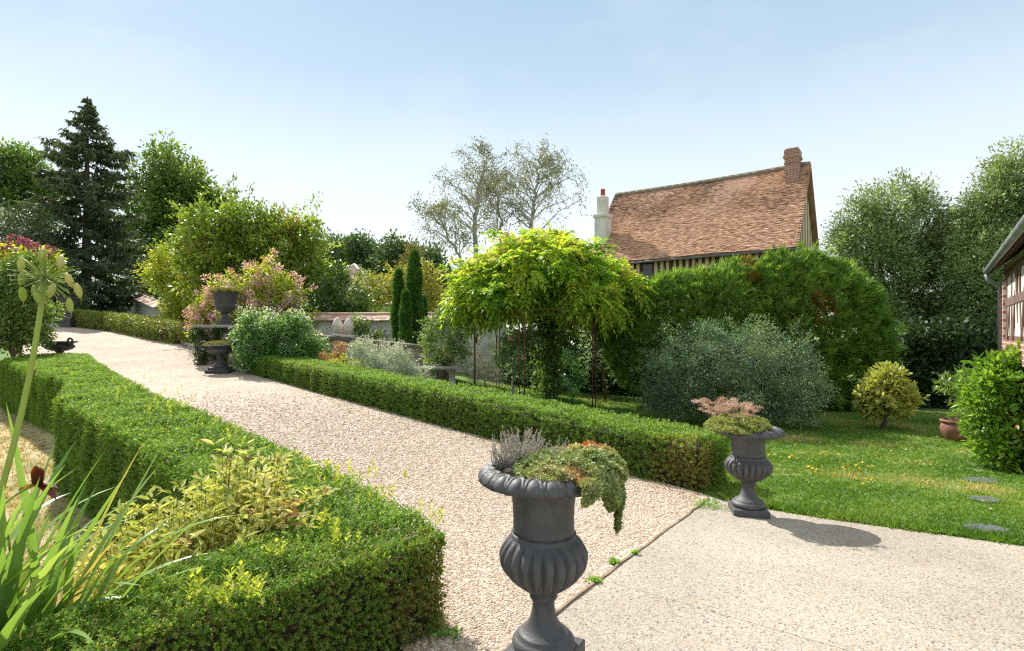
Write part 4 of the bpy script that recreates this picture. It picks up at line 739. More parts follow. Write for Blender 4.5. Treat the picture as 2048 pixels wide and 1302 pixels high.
plant('laurel_hedge', 'deeply shaded laurel hedge under the evergreen oaks', 'hedge', 13.7, 1880, [(1830,760,60,100),(1900,760,70,100),(1980,770,80,100),(2060,770,70,100),(1780,790,40,60)], 760, .4, 44, .15, SHADELAUR, BARK, .1, kind='shrub', seed=5, dk=.5)
# tall thuja hedge
R = np.random.default_rng(44)
TL = lobes_px([(1275,640,85,72),(1370,630,95,78),(1465,620,95,82),(1560,605,85,84),(1618,572,46,66),(1650,590,50,60),(1690,635,66,80),(1715,690,62,84),(1640,660,100,110),(1560,690,110,118),(1450,700,120,110),(1340,700,110,90),(1690,765,74,70),(1610,770,80,74),(1500,790,100,60)], 12.9, .62)
tb = at(1500, 0, 13.2); tb[2] = g1(tb[0], tb[1]); t = thing('thuja_hedge', 'tall feathery thuja hedge hiding the foot of the half timbered house', 'hedge', tb)
P, O = on_lobes(TL, 15500, .74, .25, seed=6, keep=.85); P[:, 2] = np.maximum(P[:, 2], gz(P[:, 0], P[:, 1])+.1); A = unit(O*.9+Z3*.62+R.normal(size=P.shape)*.34); Sd = unit(np.cross(A, O+.5*R.normal(size=P.shape))); per = 13
Q = []; ff = np.linspace(-1.05, 1.05, per); L0 = R.uniform(.12, .33, len(P))
for k, f in enumerate(ff):
    D = unit(A*math.cos(f*.75)+Sd*math.sin(f*.75)+R.normal(size=P.shape)*.10); b = P+A*(L0*(.30-.25*abs(f)))[:, None]*0+A*(L0*.12*(per-abs(k-per//2)*2)/per)[:, None]; Q.append(leafq(b, D, np.cross(A, Sd)+.3*R.normal(size=P.shape), L0*R.uniform(.55, 1.0, len(P)), L0*.085, droop=.08, wide=.5))
i = np.tile(np.arange(len(P)), per); r = rn(i, len(P), P, 1.3, .55, .20, 3)*.86
for (px, py, rd_) in ((1528, 540, .32), (1655, 625, .40), (1640, 600, .22)):
    c = at(px, py, 11.9); dd = np.linalg.norm(P[:, [0, 2]]-c[[0, 2]], axis=1); r = np.where((dd < rd_*R.uniform(.3, 1, len(P)))[i] & (R.uniform(0, 1, len(i)) < .6), 1, r)
quads('foliage', np.concatenate(Q), r, THUJ, t); mb = MB(); CC, _ = on_lobes(TL, 70, .4)
for px in (1290, 1390, 1490, 1580, 1660): 
    b = at(px, 0, 13.3); b[2] = g1(b[0], b[1]); limbs(mb, b, .10, [l for l in TL if abs(l[0][0]-b[0]) < 1.6], CC, 26)
mb.build('stems', BARK, t)
# dark leafy hedge behind the pergola
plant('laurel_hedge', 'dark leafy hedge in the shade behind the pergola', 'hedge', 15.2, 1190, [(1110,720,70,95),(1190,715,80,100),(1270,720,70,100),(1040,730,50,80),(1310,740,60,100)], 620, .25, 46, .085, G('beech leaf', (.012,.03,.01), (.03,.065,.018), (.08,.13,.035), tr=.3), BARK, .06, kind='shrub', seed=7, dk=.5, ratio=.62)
plant('cotoneaster_shrub', 'broad blue green shrub in front of the thuja hedge', 'shrub', 10.4, 1470, [(1400,715,78,66),(1475,705,88,62),(1555,735,82,66),(1615,790,42,46),(1340,755,52,62),(1465,780,120,62),(1560,800,80,44),(1380,800,70,36),(1320,790,36,40)], 1150, .15, 44, .042, BLUE, BARK, .05, kind='shrub', seed=8, ratio=.5, twigs=200, clump=.6, noise=.36, rough=.5, shoots=(150, .32), dk=.8, up=.45)
n = 60; t = bpy.data.objects['cotoneaster_shrub']
plant('camellia', 'small round camellia with yellowish glossy leaves on a short twisted trunk', 'shrub', 10.2, 1768, [(1775,775,36,36),(1755,795,34,26),(1800,795,26,28),(1785,755,24,22),(1762,816,34,16),(1795,812,30,16)], 150, .12, 26, .10, CAME, BARK, .045, kind='shrub', seed=9, ratio=.5, six=True, fork=.55, twigs=80)
plant('leafy_bush', 'large leafy bush with reddish stems at the right edge of the lawn', 'bush', 7.1, 2015, [(2005,775,40,50),(2030,760,36,46),(1975,825,36,44),(2045,830,52,70),(2000,880,46,40),(2060,900,60,40),(1955,845,20,24)], 250, .16, 34, .10, LAUR, surf('reddish stem', [(.3, (.10, .04, .025)), (.7, (.20, .09, .06))], 12, .8, .3), .03, kind='shrub', seed=10, shoots=(50, .3), ratio=.46, up=.6, twigs=160, six=True)
# terracotta pot with a thin tree
PP = at(1913, 880, 9.1); PP[2] = g1(PP[0], PP[1]); t = thing('terracotta_pot', 'reddish terracotta pot standing on the lawn before the leafy bush', 'pot', PP)
mb = MB(); mb.lathe([(.13,0),(.15,.02),(.21,.12),(.225,.2),(.21,.27),(.195,.30),(.225,.31),(.23,.35),(.2,.35),(.19,.31)], 40); mb.build('pot_body', surf('glazed terracotta', [(.3, (.14, .06, .05)), (.6, (.30, .13, .10)), (.75, (.40, .26, .22))], 14, .5, .3), t, True); mb = MB(); mb.lathe([(.19,.309),(.02,.32)], 20); mb.build('soil', SOIL, t, True)
_, lb, C, O = plant('potted_tree', 'thin stemmed small tree growing in the terracotta pot', 'tree', 9.1, 1918, [(1900,770,24,14),(1945,750,26,14),(1925,800,22,16),(1955,775,16,18)], 46, .12, 22, .085, MIDG, BARK, .014, base=PP+np.array([.03, 0, .3]), seed=11, ratio=.32, fork=.6)
# white wall, boards under the hedge end
WP = at(1690, 0, 12.2); g_ = g1(WP[0], WP[1]); t = thing('shed', 'small white shed wall with weathered boards glimpsed behind the tall hedge end', 'shed', (WP[0], WP[1], g_))
mb = MB(); mb.wallquad(at(1662, 0, 13.9)[:2], at(1706, 0, 13.6)[:2], g_-.1, g_+.62, .2); mb.build('wall', WHITE, t); mb = MB(); mb.wallquad(at(1745, 0, 15.2)[:2], at(1762, 0, 15.1)[:2], g_-.1, g_+2.2, .2); mb.build('wall', WHITE, t)
for px, w, h, ti in ((1718, .16, .56, .12), (1738, .07, .30, -.1), (1755, .13, .42, .05)): mb = MB(); c = at(px, 0, 12.6); mb.obox((c[0], c[1], g_+h/2), (w, .03, 0), (0, .02, 0), (ti*h, 0, h/2)); mb.build('board', surf('weathered board', [(.3, (.20, .15, .11)), (.7, (.40, .32, .25))], 8, .9, .4, stretch=(1, 1, .2)), t)

# left hand trees
SP = at(172, 0, 32.0); SP[2] = g1(SP[0], SP[1]); top = at(175, 193, 32.0); t = thing('spruce', 'tall dark spruce with drooping boughs at the top of the drive', 'tree', SP)
mb = MB(); hgt = top[2]-SP[2]; q = SP+(top-SP)*np.linspace(0, 1, 10)[:, None]; mb.tube(q, np.linspace(.30, .03, 10), 9); Q = []; I = []; nb = 0
prof = np.array([(0, .12), (.6, .45), (1.4, .85), (2.0, 1.25), (2.7, 2.1), (3.6, 2.3), (4.6, 2.5), (6, 2.7), (8, 3.0), (10, 3.3), (12, 3.3), (13.4, 3.1)])
for h in np.concatenate([np.arange(.15, 1.4, .17), np.arange(1.4, 3.2, .28), np.arange(3.2, hgt-.3, .30)]):
    for k in range(6 if h > 2 else 5):
        ml = np.interp(h, prof[:, 0], prof[:, 1])*R.uniform(.55, 1.12); a = R.uniform(0, 6.28); dr_ = np.array([math.cos(a), math.sin(a), 0]); s_ = np.linspace(0, 1, 6)[:, None]
        b0 = np.array([*(top+(SP-top)*h/hgt)[:2], top[2]-h]); path = b0+dr_*ml*s_+Z3*(-.42*ml*s_+.33*ml*s_**2.4)*(1 if h > 1 else .3); mb.tube(path, np.linspace(.03, .008, 6), 3, cap=False); m_ = int(20+42*ml)
        f = R.uniform(.12, 1, m_)**.8; pos = np.stack([np.interp(f, s_[:, 0], path[:, j]) for j in range(3)], 1); sd_ = np.cross(dr_, Z3); Dv = R.normal(size=(m_, 3))*.25+np.outer(R.normal(size=m_)*.8, sd_)+dr_*.35; Dv[:, 2] -= R.uniform(.1, 1.5, m_)
        Q.append(leafq(pos, Dv, R.normal(size=(m_, 3)), R.uniform(.22, .62, m_)*np.clip(.35+ml/3.2, .4, 1), R.uniform(.07, .13, m_))); I.append(np.full(m_, nb)); nb += 1
I = np.concatenate(I); quads('crown', np.concatenate(Q), rn(I, nb, clump=.4), SPRM, t); mb.build('trunk', BARK, t)
plant('yew', 'dark broad conifer left of the spruce', 'conifer', 29.0, 40, [(30,470,70,58),(70,540,80,60),(0,540,80,70),(60,600,90,50),(110,590,60,50)], 520, .42, 44, .26, SPRM, BARK, .25, seed=13, ratio=.2, droop=.3)
plant('oak_tree', 'rounded tree crown at the left edge behind the spruce', 'tree', 44, 20, [(10,345,55,50),(50,350,45,46),(20,410,70,50),(80,400,50,50)], 330, .85, 46, .32, MIDG, BARK, .35, seed=14, rough=.4, shoots=(40, 1.5))
plant('chestnut_tree', 'large round green tree right of the spruce', 'tree', 45, 350, [(330,345,50,46),(385,385,52,44),(300,400,46,46),(345,420,60,50),(415,425,48,42),(390,470,70,50),(300,480,56,60),(355,520,80,56),(440,470,34,40),(280,550,44,56)], 640, .95, 50, .36, MIDG, BARK, .4, seed=15, rough=.4, shoots=(60, 1.5))
plant('cherry_tree', 'bright green fruit tree with long leafy shoots above the pink flowering shrub', 'tree', 21, 500, [(415,468,48,40),(490,450,52,34),(555,488,50,42),(610,520,46,46),(450,510,76,56),(540,545,80,52),(640,580,46,44),(390,500,38,44),(600,462,34,18),(535,436,34,22),(420,560,50,48)], 760, .38, 40, .17, BRIG, BARK, .18, seed=16, ratio=.48, rough=.55, twigs=150, shoots=(110, 1.3))
plant('maple_shrub', 'yellow green shrub with orange tips beside the boundary wall', 'shrub', 23, 335, [(340,530,28,34),(322,545,26,24),(372,590,42,46),(395,610,34,50),(352,575,26,36),(375,650,40,24)], 330, .33, 38, .14, ORNG, BARK, .08, kind='shrub', seed=17, rough=.5, shoots=(40, .8))
_, lb, C, O = plant('clerodendrum_shrub', 'flowering shrub with clusters of pink blossom behind the bell shaped urn', 'shrub', 17.4, 500, [(455,590,40,34),(520,556,36,30),(565,592,40,34),(480,628,56,34),(420,615,26,28),(585,636,34,28),(540,610,44,36),(402,645,20,24)], 420, .22, 34, .11, YELG, BARK, .07, kind='shrub', seed=18, rough=.5, shoots=(50, .45))
PINK = leafmat('pink blossom', [(0, (.46, .15, .28)), (.5, (.74, .46, .57)), (1, (.86, .70, .77))], .4, .6)
fl = (O[:, 1] < .45) & (C[:, 2] > 1.55) & (R.uniform(0, 1, len(C)) < .7); q, i = clumps(C[fl]+O[fl]*.26, .15, 40, .058, .8, .2, O[fl]); quads('flower_heads', q, rn(i, fl.sum(), clump=.6), PINK, bpy.data.objects['clerodendrum_shrub'])
plant('laurel_bush', 'green bushy laurel behind the low wall, left of the distant roof', 'bush', 19.8, 685, [(690,590,48,40),(655,620,44,44),(700,640,46,30),(740,640,40,30),(630,650,40,26)], 300, .3, 40, .12, MIDG, BARK, .08, kind='shrub', seed=19, shoots=(40, .6), rough=.4)
plant('hazel_tree', 'yellowish spreading tree behind the flint wall and cypresses', 'tree', 24.5, 800, [(755,580,46,34),(815,580,56,44),(872,600,40,40),(730,610,40,26),(790,620,70,26),(850,555,30,26),(920,600,40,40)], 430, .36, 38, .13, G('olive yellow leaf', (.08,.10,.025), (.18,.19,.045), (.30,.28,.08), (.32,.18,.06)), BARK, .12, seed=20, rough=.45, shoots=(50, .7))
for k, (px, lbx, lbl, mt) in enumerate(((672, [(670,505,40,30),(690,530,50,40),(650,520,30,30)], 'dark distant tree left of the far roof', FARG), (735, [(730,505,34,26),(740,530,46,36),(716,490,16,14)], 'spiky topped distant tree above the far roof', FARG), (795, [(790,510,36,26),(800,535,50,36)], 'rounded distant tree between far roof and birches', FARG), (845, [(840,530,30,26),(835,555,40,40)], 'reddish brown tinted distant tree beside the birches', G('russet leaf', (.05,.06,.025), (.12,.11,.04), (.22,.15,.06), tr=.25)), (880, [(870,545,18,36),(880,580,30,36)], 'narrow dark distant tree at the foot of the birches', FARG), (1000, [(960,575,50,40),(1010,570,50,40),(1060,565,50,44),(1120,560,50,50)], 'distant trees massed behind the wisteria', FARG))):
    plant('distant_tree', lbl, 'tree', 58-3*k, px, lbx, 120 if k < 5 else 200, .95, 44, .42, mt, BARK, .2, seed=30+k, rough=.3, base=(*at(px, 0, 58-3*k)[:2], 1.5))
# birches: fine drooping twigs
def birch(label, px, pts, r0, sub, Yb=30.0, dens=1.0, seed=0, xr=1.0):
    b = at(px, 0, Yb); b[2] = g1(b[0], b[1])-.2; P = np.array([b]+[at(x, y, Yb) for x, y in pts]); t = thing('birch', label, 'birch', b, 'birches beyond the garden wall'); mb = MB()
    s = np.linspace(0, len(P)-1, 22); path = np.stack([np.interp(s, np.arange(len(P)), P[:, j]) for j in range(3)], 1); path[1:-1] += R.normal(size=(20, 3))*.06; mb.tube(path, np.linspace(r0, .02, 22), 7); tips = []
    n1 = int(34*dens)
    for k in range(n1):
        f = .28+.70*k/n1+R.normal()*.01; a0 = path[int(np.clip(f, 0, 1)*21)]; L = (1-f*.72)*sub*R.uniform(.6, 1.15); az = R.uniform(0, 6.28); dv = np.array([math.cos(az)*xr, math.sin(az), 0]); q = np.linspace(0, 1, 7)[:, None]
        br = a0+dv*L*q*1.0+Z3*(L*(.95*q-.35*q**2)); br[1:] += R.normal(size=(6, 3))*.06; mb.tube(br, np.linspace(r0*.34*(1-f*.6), .012, 7), 4, cap=False)
        for _ in range(int(10*dens)):
            c0_ = br[R.integers(2, 7)]; l2 = L*R.uniform(.22, .5); d2 = unit(dv*.6+R.normal(size=3)*.7); q2 = np.linspace(0, 1, 5)[:, None]; tw = c0_+d2*l2*q2*.8+Z3*(l2*(.5*q2-1.1*q2**2)); mb.tube(tw, np.linspace(.011, .004, 5), 3, cap=False); tips.append(tw)
    tw = np.array(tips); m_ = 8; f = R.integers(1, 5, (len(tw), m_)); pos = tw[np.arange(len(tw))[:, None], f]+R.normal(size=(len(tw), m_, 3))*np.array([.12, .12, .16]); pos = pos.reshape(-1, 3); D = R.normal(size=pos.shape)*.5-Z3
    quads('crown', leafq(pos, D, R.normal(size=pos.shape), R.uniform(.08, .14, len(pos)), .07), rn(np.repeat(np.arange(len(tw)), m_), len(tw), tw[:, 0], .7), BIRM, t); mb.build('trunk', PALEBARK, t); return t
birch('pale trunked birch with bare twigs rising from its top, leftmost of the birches', 948, [(951, 470), (953, 400), (962, 350), (982, 300)], .17, 3.9, seed=1)
birch('slender dark stemmed birch leaning between the two taller birches', 1002, [(1003, 480), (996, 400), (990, 350)], .11, 2.9, 31, seed=2)
birch('tallest birch with fuller leaves, rightmost of the birches', 1058, [(1062, 470), (1068, 400), (1075, 355), (1079, 315)], .16, 3.9, 30.5, 1.25, seed=3)
birch('many stemmed birch arching out low to the left of the group', 935, [(925, 520), (895, 470), (865, 430), (850, 425)], .10, 2.6, 29, .9, seed=4)
# cypresses
for px, ytop, w, yc, lb in ((797, 545, 8, 15.9, 'slim columnar cypress, left of the tallest one'), (829, 508, 14, 15.6, 'tallest and widest columnar cypress before the flint wall'), (812, 588, 7, 15.2, 'short columnar cypress standing in front of the two taller ones'), (846, 598, 4, 15.7, 'thin short cypress hard against the right side of the tallest')):
    b = at(px, 0, yc); b[2] = g1(b[0], b[1]); tp = at(px+1, ytop, yc)[2]; Hh = tp-b[2]; t = thing('cypress', lb, 'cypress', b, 'columnar cypresses by the flint wall'); n = int(1300*(w+5)/14); f = R.uniform(0, 1, n); rad = w/F*yc*np.clip(np.minimum(1.25*(f+.12)**.4, (1-f)**.62*1.55), .05, 1)*(1+.2*np.sin(f*17+px)); a = R.uniform(0, 6.28, n)
    P = b+np.c_[rad*np.cos(a), rad*np.sin(a), f*Hh]; O = np.c_[np.cos(a), np.sin(a), np.zeros(n)]; q, i = clumps(P, .055, 12, .12, .26, 1.7, O, flat=.1); quads('foliage', q, rn(i, n, P, 3), CYPM, t); mb = MB(); mb.tube([b-Z3*.1, b+Z3*Hh*.5, b+Z3*Hh*.96], [.06, .045, .01], 7); mb.build('stems', BARK, t)
plant('ivy', 'small leafy climber on the flint wall between the finials and the cypresses', 'climber', 16.9, 722, [(722,650,15,18),(712,668,18,14),(735,668,12,12),(752,672,14,8)], 70, .14, 26, .08, MIDG, BARK, .02, kind='shrub', seed=39, rough=.5)
# border planting behind the right hedge
_, lb, C, O = plant('dogwood_shrub', 'leafy shrub with white edged upper leaves behind the low hedge', 'shrub', 13.5, 560, [(535,675,54,36),(595,690,44,34),(505,660,28,28),(560,710,54,24),(625,705,24,24),(570,655,44,24),(520,725,40,20)], 420, .17, 34, .08, WHIT, BARK, .04, kind='shrub', seed=40, ratio=.55, rough=.42, shoots=(50, .25))
fl = (O[:, 2] > .2) & (R.uniform(0, 1, len(C)) < .65); q, i = clumps(C[fl]+Z3*.09+O[fl]*.05, .13, 22, .055, .7, .2, O[fl]); quads('flowers', q, rn(i, fl.sum()), leafmat('white bract', [(0, (.5, .55, .42)), (1, (.74, .76, .68))], .3), bpy.data.objects['dogwood_shrub'])
plant('silver_shrub', 'silvery grey shrub beside the stone bench', 'shrub', 12.0, 775, [(735,712,34,28),(785,728,46,34),(820,748,26,24),(755,755,44,22),(720,695,16,14),(800,760,44,20)], 420, .13, 36, .06, SILV, BARK, .035, kind='shrub', seed=41, ratio=.34, up=.7, rough=.45, shoots=(80, .28))
plant('euonymus_shrub', 'low yellowish green shrub in front of the low wall, left of the silver shrub', 'shrub', 12.6, 700, [(690,735,30,20),(720,742,30,18),(665,742,20,14)], 150, .12, 30, .055, YELG, BARK, .03, kind='shrub', seed=42)
plant('sedum_plant', 'dull red flowering sedum clump at the low wall', 'sedum', 13.0, 662, [(660,712,16,8),(680,700,12,16),(650,725,18,12)], 60, .1, 34, .045, G('red sedum', (.10,.14,.04), (.24,.14,.08), (.40,.16,.12)), BARK, .02, kind='shrub', seed=43)
ROSEM = G('rose leaf', (.045, .08, .03), (.11, .165, .055), (.24, .29, .13), tr=.35)
PEACH = leafmat('pale rose petal', [(0, (.70, .36, .24)), (1, (.82, .62, .52))], .4, .6)
plant('climbing_rose', 'leafy rose shrub with few pink blooms, left of the pergola', 'rose', 13.6, 890, [(878,655,30,26),(912,632,26,22),(898,700,32,28),(925,680,20,40),(858,680,16,22),(895,620,16,14),(868,725,20,18)], 230, .13, 22, .075, ROSEM, BARK, .025, kind='shrub', seed=44, ratio=.5, shoots=(40, .45), rough=.75, six=True)
plant('lavender_bush', 'pale lavender flowered bush at the pergola foot', 'lavender', 13.8, 970, [(968,740,22,22),(985,755,22,18),(950,745,14,18)], 90, .12, 40, .06, leafmat('lavender', [(0, (.12, .16, .08)), (.5, (.26, .26, .26)), (1, (.48, .44, .56))], .3), BARK, .02, kind='shrub', seed=45, ratio=.2, up=1)
_, lb, C, O = plant('rose_bush', 'pale pink rose on bare grey stems inside the pergola', 'rose', 12.6, 1024, [(1030,690,24,22),(1012,715,16,16),(1055,672,20,16),(1040,740,16,14),(1018,672,12,10)], 90, .12, 24, .07, ROSEM, surf('grey stem', [(.3, (.16, .14, .11)), (.7, (.34, .30, .25))], 14, .9, .4), .028, kind='shrub', seed=46, ratio=.55, fork=.7)
for px, py in ((1019, 676), (1023, 679), (1047, 714), (957, 711)):
    c = at(px, py, 12.35); n = 26; P = c+rdir(n)*.025; o = quads('blossom', leafq(P, rdir(n)+Z3*.3, rdir(n), .06, .06), R.uniform(0, 1, n), PEACH, bpy.data.objects['rose_bush' if px > 1000 else 'climbing_rose'])
plant('rose_sapling', 'thin fresh green rose sapling standing alone before the pergola', 'rose', 11.4, 1146, [(1140,715,16,14),(1150,740,18,14),(1135,765,20,12),(1160,765,14,12),(1148,790,16,12)], 44, .09, 15, .07, G('fresh leaf', (.04,.10,.03), (.10,.20,.06), (.18,.28,.09)), BARK, .014, kind='shrub', seed=47, ratio=.55, fork=.4)
# ------------------------------------------------------------------ iron pergola with wisteria
PC = at(1083, 0, 13.0)[:2]; gP = g1(*PC); PR = 1.62; ztp = CAMZ+.36; t = thing('pergola', 'round rusty iron pergola of slim double posts and arches', 'pergola', (*PC, gP))
ang = [math.radians(a) for a in (192, 252, 312, 12, 72, 132)]; tops = []
for a in ang:
    p = PC+PR*np.array([math.cos(a), math.sin(a)]); g_ = g1(*p); mb = MB(); tg = np.array([-math.sin(a), math.cos(a)])*.055
    for s_ in (-1, 1): mb.tube([(*(p+tg*s_), g_-.1), (*(p+tg*s_), ztp)], .013, 6)
    for z in np.arange(g_+.25, ztp, .26): mb.tube([(*(p-tg), z), (*(p+tg), z)], .008, 5)
    mb.build('post', RUST, t); tops.append((p, g_))
for k in range(6):
    (p, _), (q, _) = tops[k], tops[(k+1) % 6]; mb = MB(); s_ = np.linspace(0, math.pi, 15); c = (p+q)/2; h = (q-p)/2*.92
    mb.tube([(*(c-h*math.cos(x)), ztp-.62+.52*math.sin(x)) for x in s_], .012, 6); mb.build('arch', RUST, t)
for z, r_ in ((ztp, PR), (ztp+.12, PR)): mb = MB(); mb.tube([(PC[0]+r_*math.cos(x), PC[1]+r_*math.sin(x), z) for x in np.linspace(0, 2*math.pi, 37)], .014, 6); mb.build('ring', RUST, t)
for a in ang: mb = MB(); mb.tube([(PC[0]+PR*math.cos(a)*math.cos(x), PC[1]+PR*math.sin(a)*math.cos(x), ztp+.12+.95*math.sin(x)) for x in np.linspace(0, math.pi/2, 9)], .012, 5); mb.build('rib', RUST, t)
R = np.random.default_rng(45)
WL = lobes_px([(1090,540,112,60),(1000,572,80,42),(1190,575,80,48),(1095,508,62,36),(1235,612,40,34),(950,590,38,28),(1050,572,90,32),(1140,578,80,34),(1262,612,26,26),(926,604,20,24),(1243,648,18,24),(1040,515,30,26),(1150,530,36,30),(1120,490,22,18),(975,560,26,22),(1012,588,40,16,-1.0),(1190,600,44,22,-1.1)], 12.9, .95)
WB = np.array([at(1100, 0, 13.2)[0], 13.2, 0]); WB[2] = g1(WB[0], WB[1]); t = thing('wisteria', 'yellow green wisteria forming a dome over the iron pergola', 'wisteria', WB)
C, O = on_lobes(WL, 4700, .66, .5, seed=50, keep=.72); A = unit(O*.9+R.normal(size=C.shape)*.45-Z3*.25); Ln = R.uniform(.20, .42, len(C)); Sd = unit(np.cross(A, Z3+.35*R.normal(size=C.shape))); Q = []; m_ = 6
for k in range(m_):
    f = .15+.85*k/(m_-1); pos = C+A*(Ln*f)[:, None]-Z3*(Ln*.42*f*f)[:, None]
    for s_ in ((-1, 1) if k < m_-1 else (0,)):
        D = unit(A*.55+Sd*s_*.9-Z3*.28+.18*R.normal(size=C.shape)); Q.append(leafq(pos, D, Z3+.4*R.normal(size=C.shape), Ln*.40, Ln*.16, droop=.1))
i = np.tile(np.arange(len(C)), 11); r = rn(i, len(C), C, 2.2, .8, .40, 4)+.16*np.clip(O[:, 2], -.4, 1)[i]*0; quads('foliage', np.concatenate(Q), r, WISM, t)
mb = MB()
for k in range(5):
    a = k*1.25; s_ = np.linspace(0, 1, 16)[:, None]; q = WB+np.c_[.06*np.cos(a+s_*6), .06*np.sin(a+s_*6), s_*1.95-.1]; mb.tube(q, np.linspace(.075, .05, 16), 7)
CC, _ = on_lobes(WL, 60, .3); q0 = WB+Z3*1.8
for c in CC: h = q0+(c-q0)*np.linspace(0, 1, 6)[:, None]; h[1:-1] += R.normal(size=(4, 3))*.08; mb.tube(h, np.linspace(.03, .007, 6), 5)
for px, py, qx, qy in ((1195, 545, 1298, 600), (1020, 480, 985, 470), (1165, 510, 1205, 490), (905, 590, 880, 600)):
    a_, b_ = at(px, py, 12.4), at(qx, qy, 12.2); s_ = np.linspace(0, 1, 8)[:, None]; mb.tube(a_+(b_-a_)*s_+Z3*np.sin(s_*3.14)*.12, .006, 4)
mb.build('stems', BARK, t)
n = 420; P = WB+np.c_[R.normal(size=n)*.2, R.normal(size=n)*.2-.1, R.uniform(.15, 1.9, n)]; q, i = clumps(P, .1, 6, .11, .6, -.4); quads('lower_leaves', q, rn(i, n), MIDG, t)

# ------------------------------------------------------------------ left foreground
plant('leafy_bush', 'dense green bush behind the far end of the left hedge', 'bush', 12.6, 25, [(25,575,46,48),(52,628,44,42),(15,660,50,36),(-20,600,40,50),(75,660,24,24),(45,540,28,24)], 420, .19, 38, .085, MIDG, BARK, .05, kind='shrub', seed=60, ratio=.5, rough=.42, shoots=(60, .35))
_, lb, C, O = plant('hydrangea', 'crimson flowered hydrangea behind the bush at the left edge', 'hydrangea', 14.5, 40, [(30,520,60,26),(80,530,36,26),(0,530,40,30)], 160, .2, 30, .11, YELG, BARK, .04, kind='shrub', seed=61, ratio=.6)
CRIM = leafmat('crimson floret', [(0, (.16, .03, .07)), (.5, (.34, .08, .16)), (1, (.50, .24, .30))], .3, .6)
for px, py in ((5, 490), (28, 478), (48, 484), (68, 495), (98, 500), (18, 500), (60, 488), (86, 510)):
    n = 60; c = at(px, py, 14.2); P = c+rdir(n)*np.array([.13, .13, .09]); quads('flower_head', leafq(P, rdir(n)+(P-c)*6, rdir(n), .07, .06), R.uniform(0, 1, n), CRIM, bpy.data.objects['hydrangea'])
# golden spirea with lance leaves
SPI = leafmat('golden leaf', [(0, (.17, .25, .04)), (.25, (.38, .45, .10)), (.65, (.65, .66, .22)), (.92, (.80, .74, .32)), (1, (.60, .26, .11))], .42, .5, tint=(1.15, 1.05, .6))
R = np.random.default_rng(43)
SB = np.array([-1.66, 2.92, g1(-1.66, 2.92)]); t = thing('golden_spirea', 'golden leaved spirea shrub in the corner between the two hedge arms', 'shrub', SB); mb = MB(); Q = []; I = []; HD = []
for k in range(360):
    a = R.uniform(0, 6.28); ro = R.uniform(0, 1)**.55; b = SB+np.array([.16*math.cos(a)*R.uniform(0, 1), .14*math.sin(a)*R.uniform(0, 1), 0]); L = R.uniform(.55, 1.0)*(1-.30*ro**2)*(1.08 if math.cos(a-.7) > .3 else .9); tip = SB+np.array([.60*ro*math.cos(a)+.05, .52*ro*math.sin(a), L]); s_ = np.linspace(0, 1, 8)[:, None]; q = b+(tip-b)*s_+np.array([math.cos(a), math.sin(a), 0])*.16*np.sin(s_*3.1)*ro*(1-s_*.5)+Z3*np.sin(s_*3.14)*.08*ro
    mb.tube(q, np.linspace(.003, .0013, 8), 4, cap=False); m_ = 26; f = np.clip(np.linspace(.22, 1, m_)+R.normal(size=m_)*.02, .1, 1); pos = np.stack([np.interp(f, s_[:, 0], q[:, j]) for j in range(3)], 1)+R.normal(size=(m_, 3))*.016; az = np.arange(m_)*2.4+R.uniform(0, 6); ax = unit(q[-1]-q[-3]); U = unit(np.cross(ax, [.3, .9, .1])); V_ = np.cross(ax, U)
    D = ax*.65+np.cos(az)[:, None]*U+np.sin(az)[:, None]*V_; Q.append(leaf6(pos, D, ax+.45*R.normal(size=(m_, 3)), R.uniform(.045, .092, m_), R.uniform(.018, .030, m_), .12, .16)); I.append(np.full(m_*2, k)); HD.append(q[-1])
I = np.concatenate(I); q = np.concatenate(Q); quads('foliage', q, rn(I, 360, np.array(HD), 3, .5, .25, 0, True)+.06, SPI, t); mb.build('stems', surf('spirea stem', [(.3, (.12, .06, .035)), (.7, (.24, .13, .08))], 14, .8, 0), t)
BRN = leafmat('spent flower', [(0, (.13, .06, .05)), (1, (.30, .16, .13))], .2, .8); hd_ = np.array(HD)[R.choice(360, 12, replace=False)]; n = 40
for c in hd_: P = c+R.normal(size=(n, 3))*np.array([.018, .018, .008]); quads('flower_head', leafq(P, rdir(n)+Z3, rdir(n), .012, .008), R.uniform(0, 1, n), BRN, t)
